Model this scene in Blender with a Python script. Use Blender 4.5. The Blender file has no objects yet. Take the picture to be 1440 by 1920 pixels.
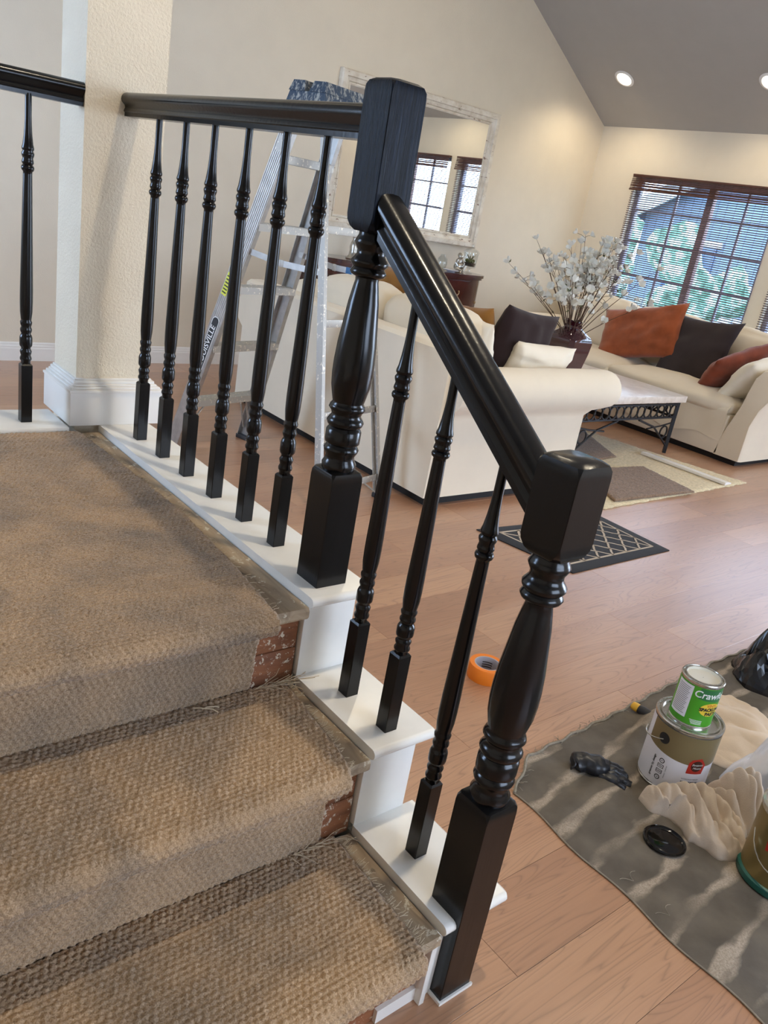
import bpy, bmesh, math, random
import numpy as np
from mathutils import Vector, Matrix, Euler

random.seed(7)
scene = bpy.context.scene
COL = scene.collection
PI = math.pi
rad = math.radians

# ------------------------------------------------------------------ camera
CAM_F, CAM_YAW, CAM_PIT, CAM_ROL = 1515.615, rad(41.859), rad(20.479), rad(10.1584)
CAM_C = Vector((-0.868704, -1.126888, 1.299538))
fw = Vector((math.sin(CAM_YAW) * math.cos(CAM_PIT), math.cos(CAM_YAW) * math.cos(CAM_PIT), -math.sin(CAM_PIT)))
rt0 = Vector((math.cos(CAM_YAW), -math.sin(CAM_YAW), 0))
up0 = rt0.cross(fw)
rt = math.cos(CAM_ROL) * rt0 + math.sin(CAM_ROL) * up0
up = -math.sin(CAM_ROL) * rt0 + math.cos(CAM_ROL) * up0
cd = bpy.data.cameras.new('camera')
cam = bpy.data.objects.new('camera', cd)
COL.objects.link(cam)
cd.sensor_fit = 'HORIZONTAL'
cd.sensor_width = 36.0
cd.lens = CAM_F / 1440 * 36.0
cd.clip_start = 0.02
cd.clip_end = 200
cam.matrix_world = Matrix(((rt.x, up.x, -fw.x, CAM_C.x), (rt.y, up.y, -fw.y, CAM_C.y), (rt.z, up.z, -fw.z, CAM_C.z), (0, 0, 0, 1)))
scene.camera = cam

# ------------------------------------------------------------------ world, daylight, exposure
w = bpy.data.worlds.new('sky')
scene.world = w
w.use_nodes = True
bg = w.node_tree.nodes['Background']
bg.inputs[0].default_value = (0.62, 0.76, 1.0, 1)
bg.inputs[1].default_value = 13.0
vs = scene.view_settings
vs.view_transform = 'Standard'
vs.look = 'None'
vs.gamma = 1.0
vs.use_curve_mapping = False
vs.exposure = -0.22

def area(name, loc, rot, sx, sy, power, color):
    l = bpy.data.lights.new(name, 'AREA')
    l.shape = 'RECTANGLE'
    l.size, l.size_y, l.energy, l.color = sx, sy, power, color
    o = bpy.data.objects.new(name, l)
    COL.objects.link(o)
    o.location, o.rotation_euler = loc, rot
    return o
# daylight entering by the patio door (right wall, beside the photographer), the landing window (left wall)
# and the two blinded windows
area('daylight_patio_door', (5.95, -1.45, 1.05), (0, rad(90), 0), 2.0, 1.9, 105, (0.66, 0.78, 1.0))
area('daylight_landing_window', (-2.68, 2.7, 1.70), (0, rad(-90), 0), 1.1, 1.38, 56, (0.36, 0.60, 1.0))
area('added_front_fill', (0.9, -3.58, 1.6), (rad(90), 0, 0), 2.4, 1.3, 8, (0.85, 0.92, 1.0))  # weak fill lamp added behind the camera; no window known there

# ------------------------------------------------------------------ materials
def srgb(r, g, b):
    f = lambda c: (c / 255 / 12.92) if c / 255 <= 0.04045 else ((c / 255 + 0.055) / 1.055) ** 2.4
    return (f(r), f(g), f(b), 1)

class NT:
    def __init__(self, name):
        self.m = bpy.data.materials.new(name)
        self.m.use_nodes = True
        self.t = self.m.node_tree
        self.b = self.t.nodes['Principled BSDF']
        self.out = self.t.nodes['Material Output']
    def n(self, typ, **kw):
        x = self.t.nodes.new(typ)
        for k, v in kw.items():
            if isinstance(k, str) and hasattr(x, k):
                setattr(x, k, v)
        return x
    def l(self, a, b):
        self.t.links.new(a, b)
    def coord(self, kind='Object', scale=(1, 1, 1), loc=(0, 0, 0)):
        c = self.n('ShaderNodeTexCoord')
        m = self.n('ShaderNodeMapping')
        m.inputs['Scale'].default_value = scale
        m.inputs['Location'].default_value = loc
        self.l(c.outputs[kind], m.inputs[0])
        return m.outputs[0]
    def noise(self, vec, scale, detail=3, rough=0.55, dist=0.0):
        x = self.n('ShaderNodeTexNoise')
        x.inputs['Scale'].default_value = scale
        x.inputs['Detail'].default_value = detail
        x.inputs['Roughness'].default_value = rough
        x.inputs['Distortion'].default_value = dist
        self.l(vec, x.inputs['Vector'])
        return x.outputs['Fac']
    def ramp(self, fac, stops, interp='LINEAR'):
        x = self.n('ShaderNodeValToRGB')
        x.color_ramp.interpolation = interp
        e = x.color_ramp.elements
        while len(e) < len(stops):
            e.new(0.5)
        for i, (p, c) in enumerate(stops):
            e[i].position = p
            e[i].color = c
        self.l(fac, x.inputs[0])
        return x.outputs[0]
    def mix(self, fac, a, b, typ='MIX'):
        x = self.n('ShaderNodeMix', data_type='RGBA', blend_type=typ)
        for s, v in ((x.inputs[0], fac), (x.inputs[6], a), (x.inputs[7], b)):
            if hasattr(v, 'is_output'):
                self.l(v, s)
            else:
                s.default_value = v
        return x.outputs[2]
    def math(self, op, a, b=0.0):
        x = self.n('ShaderNodeMath', operation=op)
        for s, v in ((x.inputs[0], a), (x.inputs[1], b)):
            if hasattr(v, 'is_output'):
                self.l(v, s)
            else:
                s.default_value = v
        return x.outputs[0]
    def bump(self, h, strength=0.3, dist=0.01):
        x = self.n('ShaderNodeBump')
        x.inputs['Strength'].default_value = strength
        x.inputs['Distance'].default_value = dist
        self.l(h, x.inputs['Height'])
        self.l(x.outputs[0], self.b.inputs['Normal'])
    def col(self, c):
        if hasattr(c, 'is_output'):
            self.l(c, self.b.inputs['Base Color'])
        else:
            self.b.inputs['Base Color'].default_value = c
    def set(self, **kw):
        for k, v in kw.items():
            self.b.inputs[k.replace('_', ' ')].default_value = v
        return self

BLK = (0, 0, 0, 1)
WHT = (1, 1, 1, 1)
def plain(name, c, rough=0.5, metal=0.0, var=0.08, vscale=6, bump=0.0, bscale=80, coat=0.0):
    t = NT(name)
    v = t.coord()
    n = t.noise(v, vscale, 3)
    lo = tuple(x * (1 - var) for x in c[:3]) + (1,)
    hi = tuple(min(1, x * (1 + var)) for x in c[:3]) + (1,)
    t.col(t.ramp(n, [(0.3, lo), (0.7, hi)]))
    t.set(Roughness=rough, Metallic=metal)
    if coat:
        t.b.inputs['Coat Weight'].default_value = coat
        t.b.inputs['Coat Roughness'].default_value = 0.08
    if bump:
        t.bump(t.noise(v, bscale, 2), bump, 0.004)
    return t.m
def emit(name, c, s):
    t = NT(name)
    t.set(Emission_Strength=s)
    t.b.inputs['Emission Color'].default_value = c
    t.col(c)
    return t.m

M = {}
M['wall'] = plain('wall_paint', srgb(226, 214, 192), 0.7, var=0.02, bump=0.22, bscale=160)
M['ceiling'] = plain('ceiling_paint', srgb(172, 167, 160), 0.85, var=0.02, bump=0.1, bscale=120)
M['trim'] = plain('white_trim_paint', srgb(236, 232, 224), 0.3, var=0.02)
M['white_board'] = plain('white_gloss_paint', srgb(238, 235, 227), 0.25, var=0.02, vscale=20, bump=0.02, bscale=40)
t = NT('pillar_plaster')
v = t.coord()
t.col(t.ramp(t.noise(v, 5), [(0.3, srgb(224, 211, 186)), (0.7, srgb(232, 219, 194))]))
t.set(Roughness=0.6)
t.bump(t.noise(v, 130, 3, 0.6), 0.55, 0.006)
M['pillar'] = t.m
# glossy black paint with brush marks
t = NT('black_gloss_paint')
v = t.coord(scale=(90, 90, 5))
t.col(t.ramp(t.noise(v, 1.0, 3), [(0.3, (0.003, 0.003, 0.0035, 1)), (0.75, (0.006, 0.006, 0.0065, 1))]))
t.set(Roughness=0.22)
t.b.inputs['Specular IOR Level'].default_value = 0.34
t.b.inputs['Coat Weight'].default_value = 0.05
t.b.inputs['Coat Roughness'].default_value = 0.12
t.bump(t.noise(v, 1.0, 3), 0.12, 0.002)
M['black'] = t.m
t = NT('black_brushed_paint')
v = t.coord(scale=(220, 220, 9))
n = t.noise(v, 1.0, 4, 0.65)
t.col(t.ramp(n, [(0.40, (0.002, 0.003, 0.005, 1)), (0.85, (0.014, 0.022, 0.042, 1))]))
t.set(Roughness=0.42)
t.b.inputs['Specular IOR Level'].default_value = 0.14
t.bump(n, 0.5, 0.003)
M['black_brushed'] = t.m
# carpet
t = NT('berber_carpet')
v = t.coord()
d = t.ramp(t.noise(v, 3.4, 4, 0.6, 0.4), [(0.40, BLK), (0.66, WHT)])
fine = t.noise(v, 420, 2)
base = t.ramp(fine, [(0.3, srgb(150, 122, 92)), (0.7, srgb(198, 168, 134))])
dirty = t.ramp(fine, [(0.3, srgb(112, 96, 80)), (0.7, srgb(156, 138, 118))])
t.col(t.mix(d, base, dirty))
t.set(Roughness=1.0)
t.b.inputs['Specular IOR Level'].default_value = 0.05
t.b.inputs['Sheen Weight'].default_value = 0.25
t.bump(fine, 0.5, 0.003)
M['carpet'] = t.m
M['thread'] = plain('loose_carpet_thread', srgb(196, 178, 150), 0.9)
# raw timber under the carpet
t = NT('raw_stair_timber')
v = t.coord(scale=(30, 4, 30))
n = t.noise(v, 1.0, 4, 0.6, 0.6)
wood = t.ramp(n, [(0.25, srgb(122, 102, 80)), (0.55, srgb(170, 148, 120)), (0.8, srgb(196, 178, 150))])
v2 = t.coord()
fl = t.ramp(t.noise(v2, 38, 4, 0.7), [(0.60, BLK), (0.64, WHT)])
dk = t.ramp(t.noise(v2, 13, 4, 0.7), [(0.62, BLK), (0.70, WHT)])
t.col(t.mix(dk, t.mix(fl, wood, srgb(206, 194, 170)), srgb(66, 56, 44)))
t.set(Roughness=0.75)
t.bump(n, 0.3, 0.003)
M['raw_wood'] = t.m
t = NT('red_riser_timber')
v = t.coord(scale=(6, 30, 40))
n = t.noise(v, 1.0, 4, 0.6, 0.5)
wood = t.ramp(n, [(0.3, srgb(98, 56, 32)), (0.7, srgb(156, 98, 60))])
v2 = t.coord()
fl = t.ramp(t.noise(v2, 70, 5, 0.75), [(0.57, BLK), (0.60, WHT)])
t.col(t.mix(fl, wood, srgb(208, 194, 172)))
t.set(Roughness=0.7)
M['riser_wood'] = t.m
# laminate floor plank
t = NT('laminate_plank')
oi = t.n('ShaderNodeObjectInfo')
c = t.n('ShaderNodeTexCoord')
add = t.n('ShaderNodeVectorMath', operation='MULTIPLY_ADD')
comb = t.n('ShaderNodeCombineXYZ')
t.l(oi.outputs['Random'], comb.inputs[0]); t.l(oi.outputs['Random'], comb.inputs[1]); t.l(oi.outputs['Random'], comb.inputs[2])
add.inputs[1].default_value = (37, 19, 53)
t.l(comb.outputs[0], add.inputs[0]); t.l(c.outputs['Object'], add.inputs[2])
mp = t.n('ShaderNodeMapping'); mp.inputs['Scale'].default_value = (0.9, 10, 1)
t.l(add.outputs[0], mp.inputs[0])
wv = t.noise(mp.outputs[0], 1.2, 2, 0.5, 0.8)
rings = t.math('FRACT', t.math('MULTIPLY', wv, 20.0))
rings = t.math('ABSOLUTE', t.math('SUBTRACT', rings, 0.5))
rings = t.math('MULTIPLY', rings, 2.0)
mp2 = t.n('ShaderNodeMapping'); mp2.inputs['Scale'].default_value = (3, 190, 1)
t.l(add.outputs[0], mp2.inputs[0])
fib = t.noise(mp2.outputs[0], 1.0, 3, 0.6)
blotch = t.noise(mp.outputs[0], 0.9, 2)
tone = t.math('ADD', t.math('MULTIPLY', oi.outputs['Random'], 0.45), t.math('MULTIPLY', blotch, 0.55))
basec = t.ramp(tone, [(0.2, srgb(164, 118, 88)), (0.5, srgb(182, 135, 101)), (0.8, srgb(198, 152, 116))])
g = t.math('MULTIPLY', t.math('POWER', rings, 5.0), 0.34)
g2 = t.math('MULTIPLY', fib, 0.24)
t.col(t.mix(t.math('ADD', g, g2), basec, srgb(92, 60, 44)))
t.set(Roughness=0.40)
t.b.inputs['Coat Weight'].default_value = 0.85
t.b.inputs['Coat Roughness'].default_value = 0.30
t.bump(t.math('ADD', rings, fib), 0.12, 0.0015)
M['plank'] = t.m
M['gap'] = plain('floor_gap', srgb(96, 70, 54), 0.9)
# soft furnishing
def fabric(name, c, var=0.06, sheen=0.2, bump=0.25, bscale=380, vscale=5):
    t = NT(name)
    v = t.coord()
    lo = tuple(x * (1 - var) for x in c[:3]) + (1,)
    hi = tuple(min(1, x * (1 + var)) for x in c[:3]) + (1,)
    t.col(t.ramp(t.noise(v, vscale, 3), [(0.3, lo), (0.7, hi)]))
    t.set(Roughness=0.95)
    t.b.inputs['Sheen Weight'].default_value = sheen
    t.b.inputs['Specular IOR Level'].default_value = 0.1
    t.bump(t.noise(v, bscale, 2), bump, 0.002)
    return t.m
M['cream'] = fabric('cream_slipcover', srgb(226, 213, 190), 0.03)
M['cream_pale'] = fabric('pale_cream_cotton', srgb(236, 226, 206), 0.03)
M['rust'] = fabric('rust_velvet', srgb(150, 78, 44), 0.22, 0.35, vscale=9)
M['rust_dull'] = fabric('dull_rust_velvet', srgb(128, 62, 40), 0.2, 0.3, vscale=9)
M['charcoal'] = fabric('charcoal_cotton', srgb(60, 52, 52), 0.12, 0.12)
M['choc'] = fabric('dark_brown_cotton', srgb(48, 36, 36), 0.12, 0.12)
M['mustard'] = fabric('mustard_brown_velvet', srgb(142, 98, 46), 0.2, 0.3, vscale=8)
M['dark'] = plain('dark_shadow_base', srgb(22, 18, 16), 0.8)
M['shag'] = fabric('cream_shag', srgb(206, 188, 150), 0.18, 0.2, 1.0, 160, 60)
M['grey_shag'] = fabric('brown_grey_shag', srgb(124, 100, 78), 0.45, 0.2, 1.0, 200, 120)
M['rug_back'] = plain('carpet_backing', srgb(190, 180, 160), 0.9)
M['mat_black'] = fabric('black_mat_fibre', srgb(34, 31, 30), 0.2, 0.1, 0.6, 300)
M['mat_cream'] = fabric('beige_mat_yarn', srgb(176, 160, 140), 0.15, 0.1, 0.6, 400)
M['alu'] = plain('aluminium', srgb(176, 174, 170), 0.38, 0.75, var=0.14, vscale=24)
t = NT('paint_spattered_aluminium')
v = t.coord()
sp = t.ramp(t.noise(v, 60, 4, 0.7), [(0.58, BLK), (0.62, WHT)])
t.col(t.mix(sp, srgb(172, 168, 160), srgb(222, 214, 196)))
t.set(Roughness=0.5, Metallic=0.35)
M['alu_dirty'] = t.m
t = NT('blue_plastic_spattered')
v = t.coord(scale=(1, 1, 0.5))
sp = t.ramp(t.noise(v, 70, 4, 0.7, 0.6), [(0.50, BLK), (0.60, WHT)])
t.col(t.mix(sp, srgb(40, 58, 78), srgb(150, 152, 148)))
t.set(Roughness=0.5)
M['blue_cap'] = t.m
M['blue_tape'] = plain('blue_tape', srgb(52, 104, 150), 0.6)
M['yellow_label'] = plain('yellow_label', srgb(206, 208, 70), 0.6)
M['sticker_black'] = plain('black_sticker', srgb(24, 24, 24), 0.5)
M['sticker_white'] = plain('white_print', srgb(235, 235, 232), 0.6, var=0.01)
M['print_black'] = plain('black_print', srgb(26, 26, 26), 0.6)
M['print_grey'] = plain('grey_print', srgb(150, 152, 158), 0.6)
# mirror frame
t = NT('distressed_white_wood')
v = t.coord(scale=(5, 5, 26))
v2 = t.coord(scale=(26, 5, 5))
sp = t.ramp(t.noise(t.coord(scale=(7, 7, 22)), 2.6, 3, 0.6), [(0.64, BLK), (0.68, WHT)])
wash = t.ramp(t.noise(t.coord(), 14, 4, 0.6), [(0.35, srgb(232, 224, 208)), (0.7, srgb(206, 192, 170))])
t.col(t.mix(sp, wash, srgb(140, 112, 90)))
t.set(Roughness=0.6)
t.bump(t.noise(v, 3, 3), 0.2, 0.003)
M['distressed'] = t.m
t = NT('mirror_silver')
t.set(Metallic=1.0, Roughness=0.015)
t.col((0.90, 0.92, 0.90, 1))
M['mirror'] = t.m
# mahogany
t = NT('mahogany')
v = t.coord(scale=(4, 4, 30))
t.col(t.ramp(t.noise(v, 1.5, 3, 0.6, 0.4), [(0.3, srgb(44, 14, 12)), (0.7, srgb(78, 28, 22))]))
t.set(Roughness=0.22)
t.b.inputs['Coat Weight'].default_value = 0.6
M['mahogany'] = t.m
M['brass'] = plain('aged_brass', srgb(158, 130, 92), 0.35, 0.9)
M['silver'] = plain('silver_leaf', srgb(186, 182, 172), 0.28, 0.9, var=0.2, vscale=40)
M['iron'] = plain('black_iron', srgb(24, 24, 28), 0.42, 0.4)
t = NT('pale_stone')
v = t.coord()
t.col(t.ramp(t.noise(v, 12, 5, 0.65, 0.8), [(0.3, srgb(196, 180, 164)), (0.7, srgb(226, 214, 200))]))
t.set(Roughness=0.28)
M['stone'] = t.m
M['burgundy'] = plain('burgundy_glaze', srgb(58, 16, 26), 0.12, 0.0, var=0.15, vscale=9, coat=0.8)
M['petal'] = plain('white_petal', srgb(226, 224, 214), 0.7, var=0.05)
M['twig'] = plain('brown_twig', srgb(84, 62, 44), 0.8, var=0.2)
M['leaf'] = plain('green_leaf', srgb(86, 92, 58), 0.6, var=0.2)
# glass
def glassy(name, tint, refl=0.9, base=0.06):
    t = NT(name)
    tr = t.n('ShaderNodeBsdfTransparent'); tr.inputs[0].default_value = tint
    gl = t.n('ShaderNodeBsdfGlossy'); gl.inputs['Roughness'].default_value = 0.0
    fr = t.n('ShaderNodeLayerWeight'); fr.inputs[0].default_value = 0.25
    f = t.math('ADD', t.math('MULTIPLY', fr.outputs['Facing'], refl * 0.5), base)
    mx = t.n('ShaderNodeMixShader')
    t.l(f, mx.inputs[0]); t.l(tr.outputs[0], mx.inputs[1]); t.l(gl.outputs[0], mx.inputs[2])
    t.l(mx.outputs[0], t.out.inputs[0])
    return t.m
M['pane'] = glassy('window_pane_glass', (0.97, 0.985, 1, 1), 0.2, 0.04)
M['glass'] = glassy('clear_glass', (0.97, 0.99, 0.99, 1), 0.9, 0.05)
# blinds
t = NT('woven_wood_blind')
v = t.coord(scale=(2, 7, 160))
t.col(t.ramp(t.noise(v, 1.5, 3), [(0.3, srgb(52, 28, 22)), (0.7, srgb(98, 58, 44))]))
t.set(Roughness=0.65)
M['blind_dark'] = t.m
M['blind_slat'] = plain('blind_slat', srgb(92, 78, 80), 0.6, var=0.2, vscale=18)
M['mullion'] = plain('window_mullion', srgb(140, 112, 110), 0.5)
M['frame_backlit'] = plain('window_frame_grey', srgb(146, 144, 162), 0.4)  # white frames and muntins: grey silhouette against daylight put into the colour
# painter's things
t = NT('stained_drop_cloth')
v = t.coord(scale=(1, 1, 1))
nz = t.noise(t.coord(scale=(3.0, 7, 1)), 1.6, 3, 0.55, 0.3)
sx = t.n('ShaderNodeSeparateXYZ'); t.l(v, sx.inputs[0])
wob = t.math('MULTIPLY', t.math('SUBTRACT', nz, 0.5), 0.085)
ph = t.math('MULTIPLY', t.math('ADD', t.math('SUBTRACT', sx.outputs[1], t.math('MULTIPLY', sx.outputs[0], 0.12)), wob), 9.6)
tri = t.math('ABSOLUTE', t.math('SUBTRACT', t.math('FRACT', ph), 0.5))
wid = t.math('MULTIPLY', t.math('SUBTRACT', t.noise(t.coord(scale=(6, 9, 1), loc=(4, 2, 0)), 1.5, 3), 0.5), 0.36)
band = t.ramp(t.math('ADD', tri, wid), [(0.05, WHT), (0.17, BLK)])
msk = t.ramp(t.noise(t.coord(scale=(2.4, 4.4, 1), loc=(0.3, 0.1, 0)), 1.7, 2), [(0.34, BLK), (0.52, WHT)])
fac = t.mix(1.0, band, msk, 'MULTIPLY')
fine = t.noise(v, 260, 3)
dark = t.ramp(t.noise(v, 9, 4), [(0.3, srgb(80, 73, 64)), (0.7, srgb(108, 99, 87))])
light = t.ramp(fine, [(0.3, srgb(140, 126, 110)), (0.7, srgb(176, 162, 145))])
t.col(t.mix(fac, dark, light))
t.set(Roughness=0.85)
t.bump(fine, 0.35, 0.002)
M['tarp'] = t.m
M['hem'] = plain('frayed_canvas_hem', srgb(140, 132, 118), 0.95, var=0.25, vscale=60)
M['orange'] = plain('orange_tape', srgb(236, 128, 26), 0.55, var=0.04)
M['cardboard'] = plain('grey_cardboard_core', srgb(176, 172, 176), 0.7)
M['tin'] = plain('tin_plate', srgb(200, 198, 190), 0.2, 0.9, var=0.02)
M['lid_cream'] = plain('tin_lid_cream', srgb(214, 210, 196), 0.3, 0.2, var=0.03)
M['label_white'] = plain('white_paper_label', srgb(228, 228, 234), 0.45, var=0.02)
M['label_gold'] = plain('olive_gold_label', srgb(124, 108, 74), 0.35, var=0.05)
M['gold_tin'] = plain('gold_tin', srgb(150, 132, 84), 0.3, 0.6, var=0.06)
M['label_green'] = plain('green_paper_label', srgb(74, 156, 36), 0.4, var=0.03)
M['label_dgreen'] = plain('dark_green_print', srgb(52, 118, 66), 0.4)
M['label_yellow'] = plain('yellow_print', srgb(236, 206, 66), 0.4)
M['label_red'] = plain('red_print', srgb(190, 44, 34), 0.4)
M['label_brown'] = plain('brown_print', srgb(70, 34, 28), 0.4)
M['orange_print'] = plain('orange_print', srgb(214, 120, 40), 0.5)
M['teal'] = plain('green_rim_paint', srgb(30, 92, 82), 0.4)
M['wet_black'] = plain('wet_black_paint', (0.002, 0.002, 0.003, 1), 0.08)
M['nitrile'] = plain('black_nitrile', srgb(28, 30, 36), 0.38, var=0.2, vscale=30)
M['poly_black'] = plain('black_polythene', srgb(14, 14, 17), 0.22, var=0.2)
t = NT('clear_polythene')
tr = t.n('ShaderNodeBsdfTransparent'); tr.inputs[0].default_value = (0.93, 0.95, 0.99, 1)
t.col((0.80, 0.83, 0.92, 1)); t.set(Roughness=0.22)
t.b.inputs['Subsurface Weight'].default_value = 0.0
mx = t.n('ShaderNodeMixShader')
fr = t.n('ShaderNodeLayerWeight'); fr.inputs[0].default_value = 0.5
f = t.math('ADD', t.math('MULTIPLY', fr.outputs['Facing'], 0.45), 0.30)
t.l(f, mx.inputs[0]); t.l(tr.outputs[0], mx.inputs[1]); t.l(t.b.outputs[0], mx.inputs[2]); t.l(mx.outputs[0], t.out.inputs[0])
M['poly_clear'] = t.m
M['rag'] = fabric('beige_cotton_rag', srgb(206, 190, 172), 0.08, 0.2, 0.3, 300, 12)
M['rag_tan'] = fabric('tan_cotton_cloth', srgb(208, 186, 158), 0.06, 0.2, 0.3, 300, 12)
M['handle_black'] = plain('black_rubber', srgb(26, 26, 28), 0.5)
M['handle_yellow'] = plain('yellow_plastic', srgb(214, 164, 50), 0.45)
M['steel_trim'] = plain('light_ring', srgb(232, 230, 226), 0.5)
M['bulb'] = emit('lit_bulb', (1.0, 0.90, 0.72, 1), 14.0)
M['moss'] = plain('moss', srgb(74, 84, 30), 0.95, var=0.3, vscale=60)
M['soil'] = plain('soil', srgb(40, 30, 22), 0.95)
# outside
M['grass'] = plain('lawn', srgb(62, 96, 66), 0.9, var=0.3, vscale=1.5)
t = NT('tree_foliage')
t.col(t.ramp(t.noise(t.coord(), 7.0, 5, 0.7), [(0.36, srgb(52, 90, 76)), (0.50, srgb(96, 142, 124)), (0.60, srgb(190, 208, 206))]))
t.set(Roughness=0.8)
M['foliage'] = t.m
M['bark'] = plain('bark', srgb(96, 80, 66), 0.9)
M['siding'] = plain('house_siding', srgb(112, 132, 158), 0.8, var=0.12, vscale=1.2)
M['fascia'] = plain('white_fascia', srgb(176, 180, 184), 0.6)
M['roofing'] = plain('grey_shingle', srgb(78, 96, 128), 0.9, var=0.1)
M['house_glass'] = plain('house_window', srgb(70, 96, 130), 0.1)

# ------------------------------------------------------------------ mesh helpers
class MB:
    def __init__(self):
        self.v, self.f = [], []
    def add(self, vs, fs):
        o = len(self.v)
        self.v += [tuple(x) for x in vs]
        self.f += [tuple(i + o for i in f) for f in fs]
        return self
    def box(self, c, s, bev=0.0, rot=None, seg=2):
        bm = bmesh.new()
        bmesh.ops.create_cube(bm, size=1.0)
        bmesh.ops.scale(bm, vec=s, verts=bm.verts)
        if bev > 0:
            bmesh.ops.bevel(bm, geom=bm.edges[:], offset=min(bev, min(s) * 0.49), segments=seg, profile=0.5, affect='EDGES')
        m = Matrix.Translation(c) @ (rot.to_4x4() if rot is not None else Matrix.Identity(4))
        bm.transform(m)
        bm.verts.index_update()
        self.add([v.co[:] for v in bm.verts], [[v.index for v in f.verts] for f in bm.faces])
        bm.free()
        return self
    def bx(self, x0, x1, y0, y1, z0, z1, bev=0.0, seg=2):
        return self.box(((x0 + x1) / 2, (y0 + y1) / 2, (z0 + z1) / 2), (x1 - x0, y1 - y0, z1 - z0), bev, None, seg)
    def lathe(self, prof, n=24, c=(0, 0, 0), cap=True):
        vs = []
        for r, z in prof:
            for i in range(n):
                a = 2 * PI * i / n
                vs.append((c[0] + r * math.cos(a), c[1] + r * math.sin(a), c[2] + z))
        fs = []
        for k in range(len(prof) - 1):
            for i in range(n):
                j = (i + 1) % n
                fs.append((k * n + i, k * n + j, (k + 1) * n + j, (k + 1) * n + i))
        if cap:
            fs.append(tuple(range(n - 1, -1, -1)))
            fs.append(tuple((len(prof) - 1) * n + i for i in range(n)))
        return self.add(vs, fs)
    def tube(self, pts, r, n=8, closed=False, cap=True):
        pts = [Vector(q) for q in pts]
        rs = r if hasattr(r, '__len__') else [r] * len(pts)
        m = len(pts)
        vs = []
        up_ = None
        for i, q in enumerate(pts):
            if closed:
                d = pts[(i + 1) % m] - pts[(i - 1) % m]
            else:
                d = pts[min(i + 1, m - 1)] - pts[max(i - 1, 0)]
            d.normalize()
            if up_ is None:
                up_ = Vector((0, 0, 1)) if abs(d.z) < 0.9 else Vector((1, 0, 0))
            a = up_ - d * up_.dot(d)
            if a.length < 1e-5:
                a = d.orthogonal()
            a.normalize()
            up_ = a
            b = d.cross(a)
            for k in range(n):
                t_ = 2 * PI * k / n
                vs.append(q + (a * math.cos(t_) + b * math.sin(t_)) * rs[i])
        fs = []
        for i in range(m if closed else m - 1):
            i2 = (i + 1) % m
            for k in range(n):
                k2 = (k + 1) % n
                fs.append((i * n + k, i * n + k2, i2 * n + k2, i2 * n + k))
        if cap and not closed:
            fs.append(tuple(range(n - 1, -1, -1)))
            fs.append(tuple((m - 1) * n + k for k in range(n)))
        return self.add(vs, fs)
    def prism(self, poly, axis, a0, a1):
        """poly: 2D points; axis 'x': (y,z) extruded in x; 'y': (x,z); 'z': (x,y)"""
        n = len(poly)
        mk = {'x': lambda p_, a: (a, p_[0], p_[1]), 'y': lambda p_, a: (p_[0], a, p_[1]), 'z': lambda p_, a: (p_[0], p_[1], a)}[axis]
        vs = [mk(q, a0) for q in poly] + [mk(q, a1) for q in poly]
        fs = [tuple(range(n - 1, -1, -1)), tuple(range(n, 2 * n))]
        fs += [(i, (i + 1) % n, n + (i + 1) % n, n + i) for i in range(n)]
        return self.add(vs, fs)
    def sweep(self, prof, frames):
        """prof: 2D closed profile; frames: list of (origin, a, b)"""
        n = len(prof)
        vs = []
        for o, a, b in frames:
            for q in prof:
                vs.append(Vector(o) + Vector(a) * q[0] + Vector(b) * q[1])
        fs = []
        for k in range(len(frames) - 1):
            for i in range(n):
                j = (i + 1) % n
                fs.append((k * n + i, k * n + j, (k + 1) * n + j, (k + 1) * n + i))
        fs.append(tuple(range(n - 1, -1, -1)))
        fs.append(tuple((len(frames) - 1) * n + i for i in range(n)))
        return self.add(vs, fs)
    def ball(self, c, r, sub=2, rot=None):
        bm = bmesh.new()
        bmesh.ops.create_icosphere(bm, subdivisions=sub, radius=1.0)
        s = r if hasattr(r, '__len__') else (r, r, r)
        bmesh.ops.scale(bm, vec=s, verts=bm.verts)
        bm.transform(Matrix.Translation(c) @ (rot.to_4x4() if rot is not None else Matrix.Identity(4)))
        bm.verts.index_update()
        self.add([v.co[:] for v in bm.verts], [[v.index for v in f.verts] for f in bm.faces])
        bm.free()
        return self
    def grid(self, P, close_u=False):
        """P: array (nu,nv,3)"""
        nu, nv = P.shape[:2]
        fs = []
        for i in range(nu - 1 + (1 if close_u else 0)):
            i2 = (i + 1) % nu
            for j in range(nv - 1):
                fs.append((i * nv + j, i2 * nv + j, i2 * nv + j + 1, i * nv + j + 1))
        return self.add(P.reshape(-1, 3).tolist(), fs)
    def mesh(self, name, mat, smooth=True, angle=40, fix=True):
        me = bpy.data.meshes.new(name)
        me.from_pydata(self.v, [], self.f)
        if fix:
            bm = bmesh.new()
            bm.from_mesh(me)
            bmesh.ops.recalc_face_normals(bm, faces=bm.faces)
            bm.to_mesh(me)
            bm.free()
        if smooth:
            me.polygons.foreach_set('use_smooth', [True] * len(me.polygons))
            me.set_sharp_from_angle(angle=rad(angle))
        me.materials.append(M[mat] if isinstance(mat, str) else mat)
        return me
    def build(self, name, mat, parent=None, loc=(0, 0, 0), rot=None, smooth=True, angle=40, fix=True):
        return obj(name, self.mesh(name, mat, smooth, angle, fix), parent, loc, rot)

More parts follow.
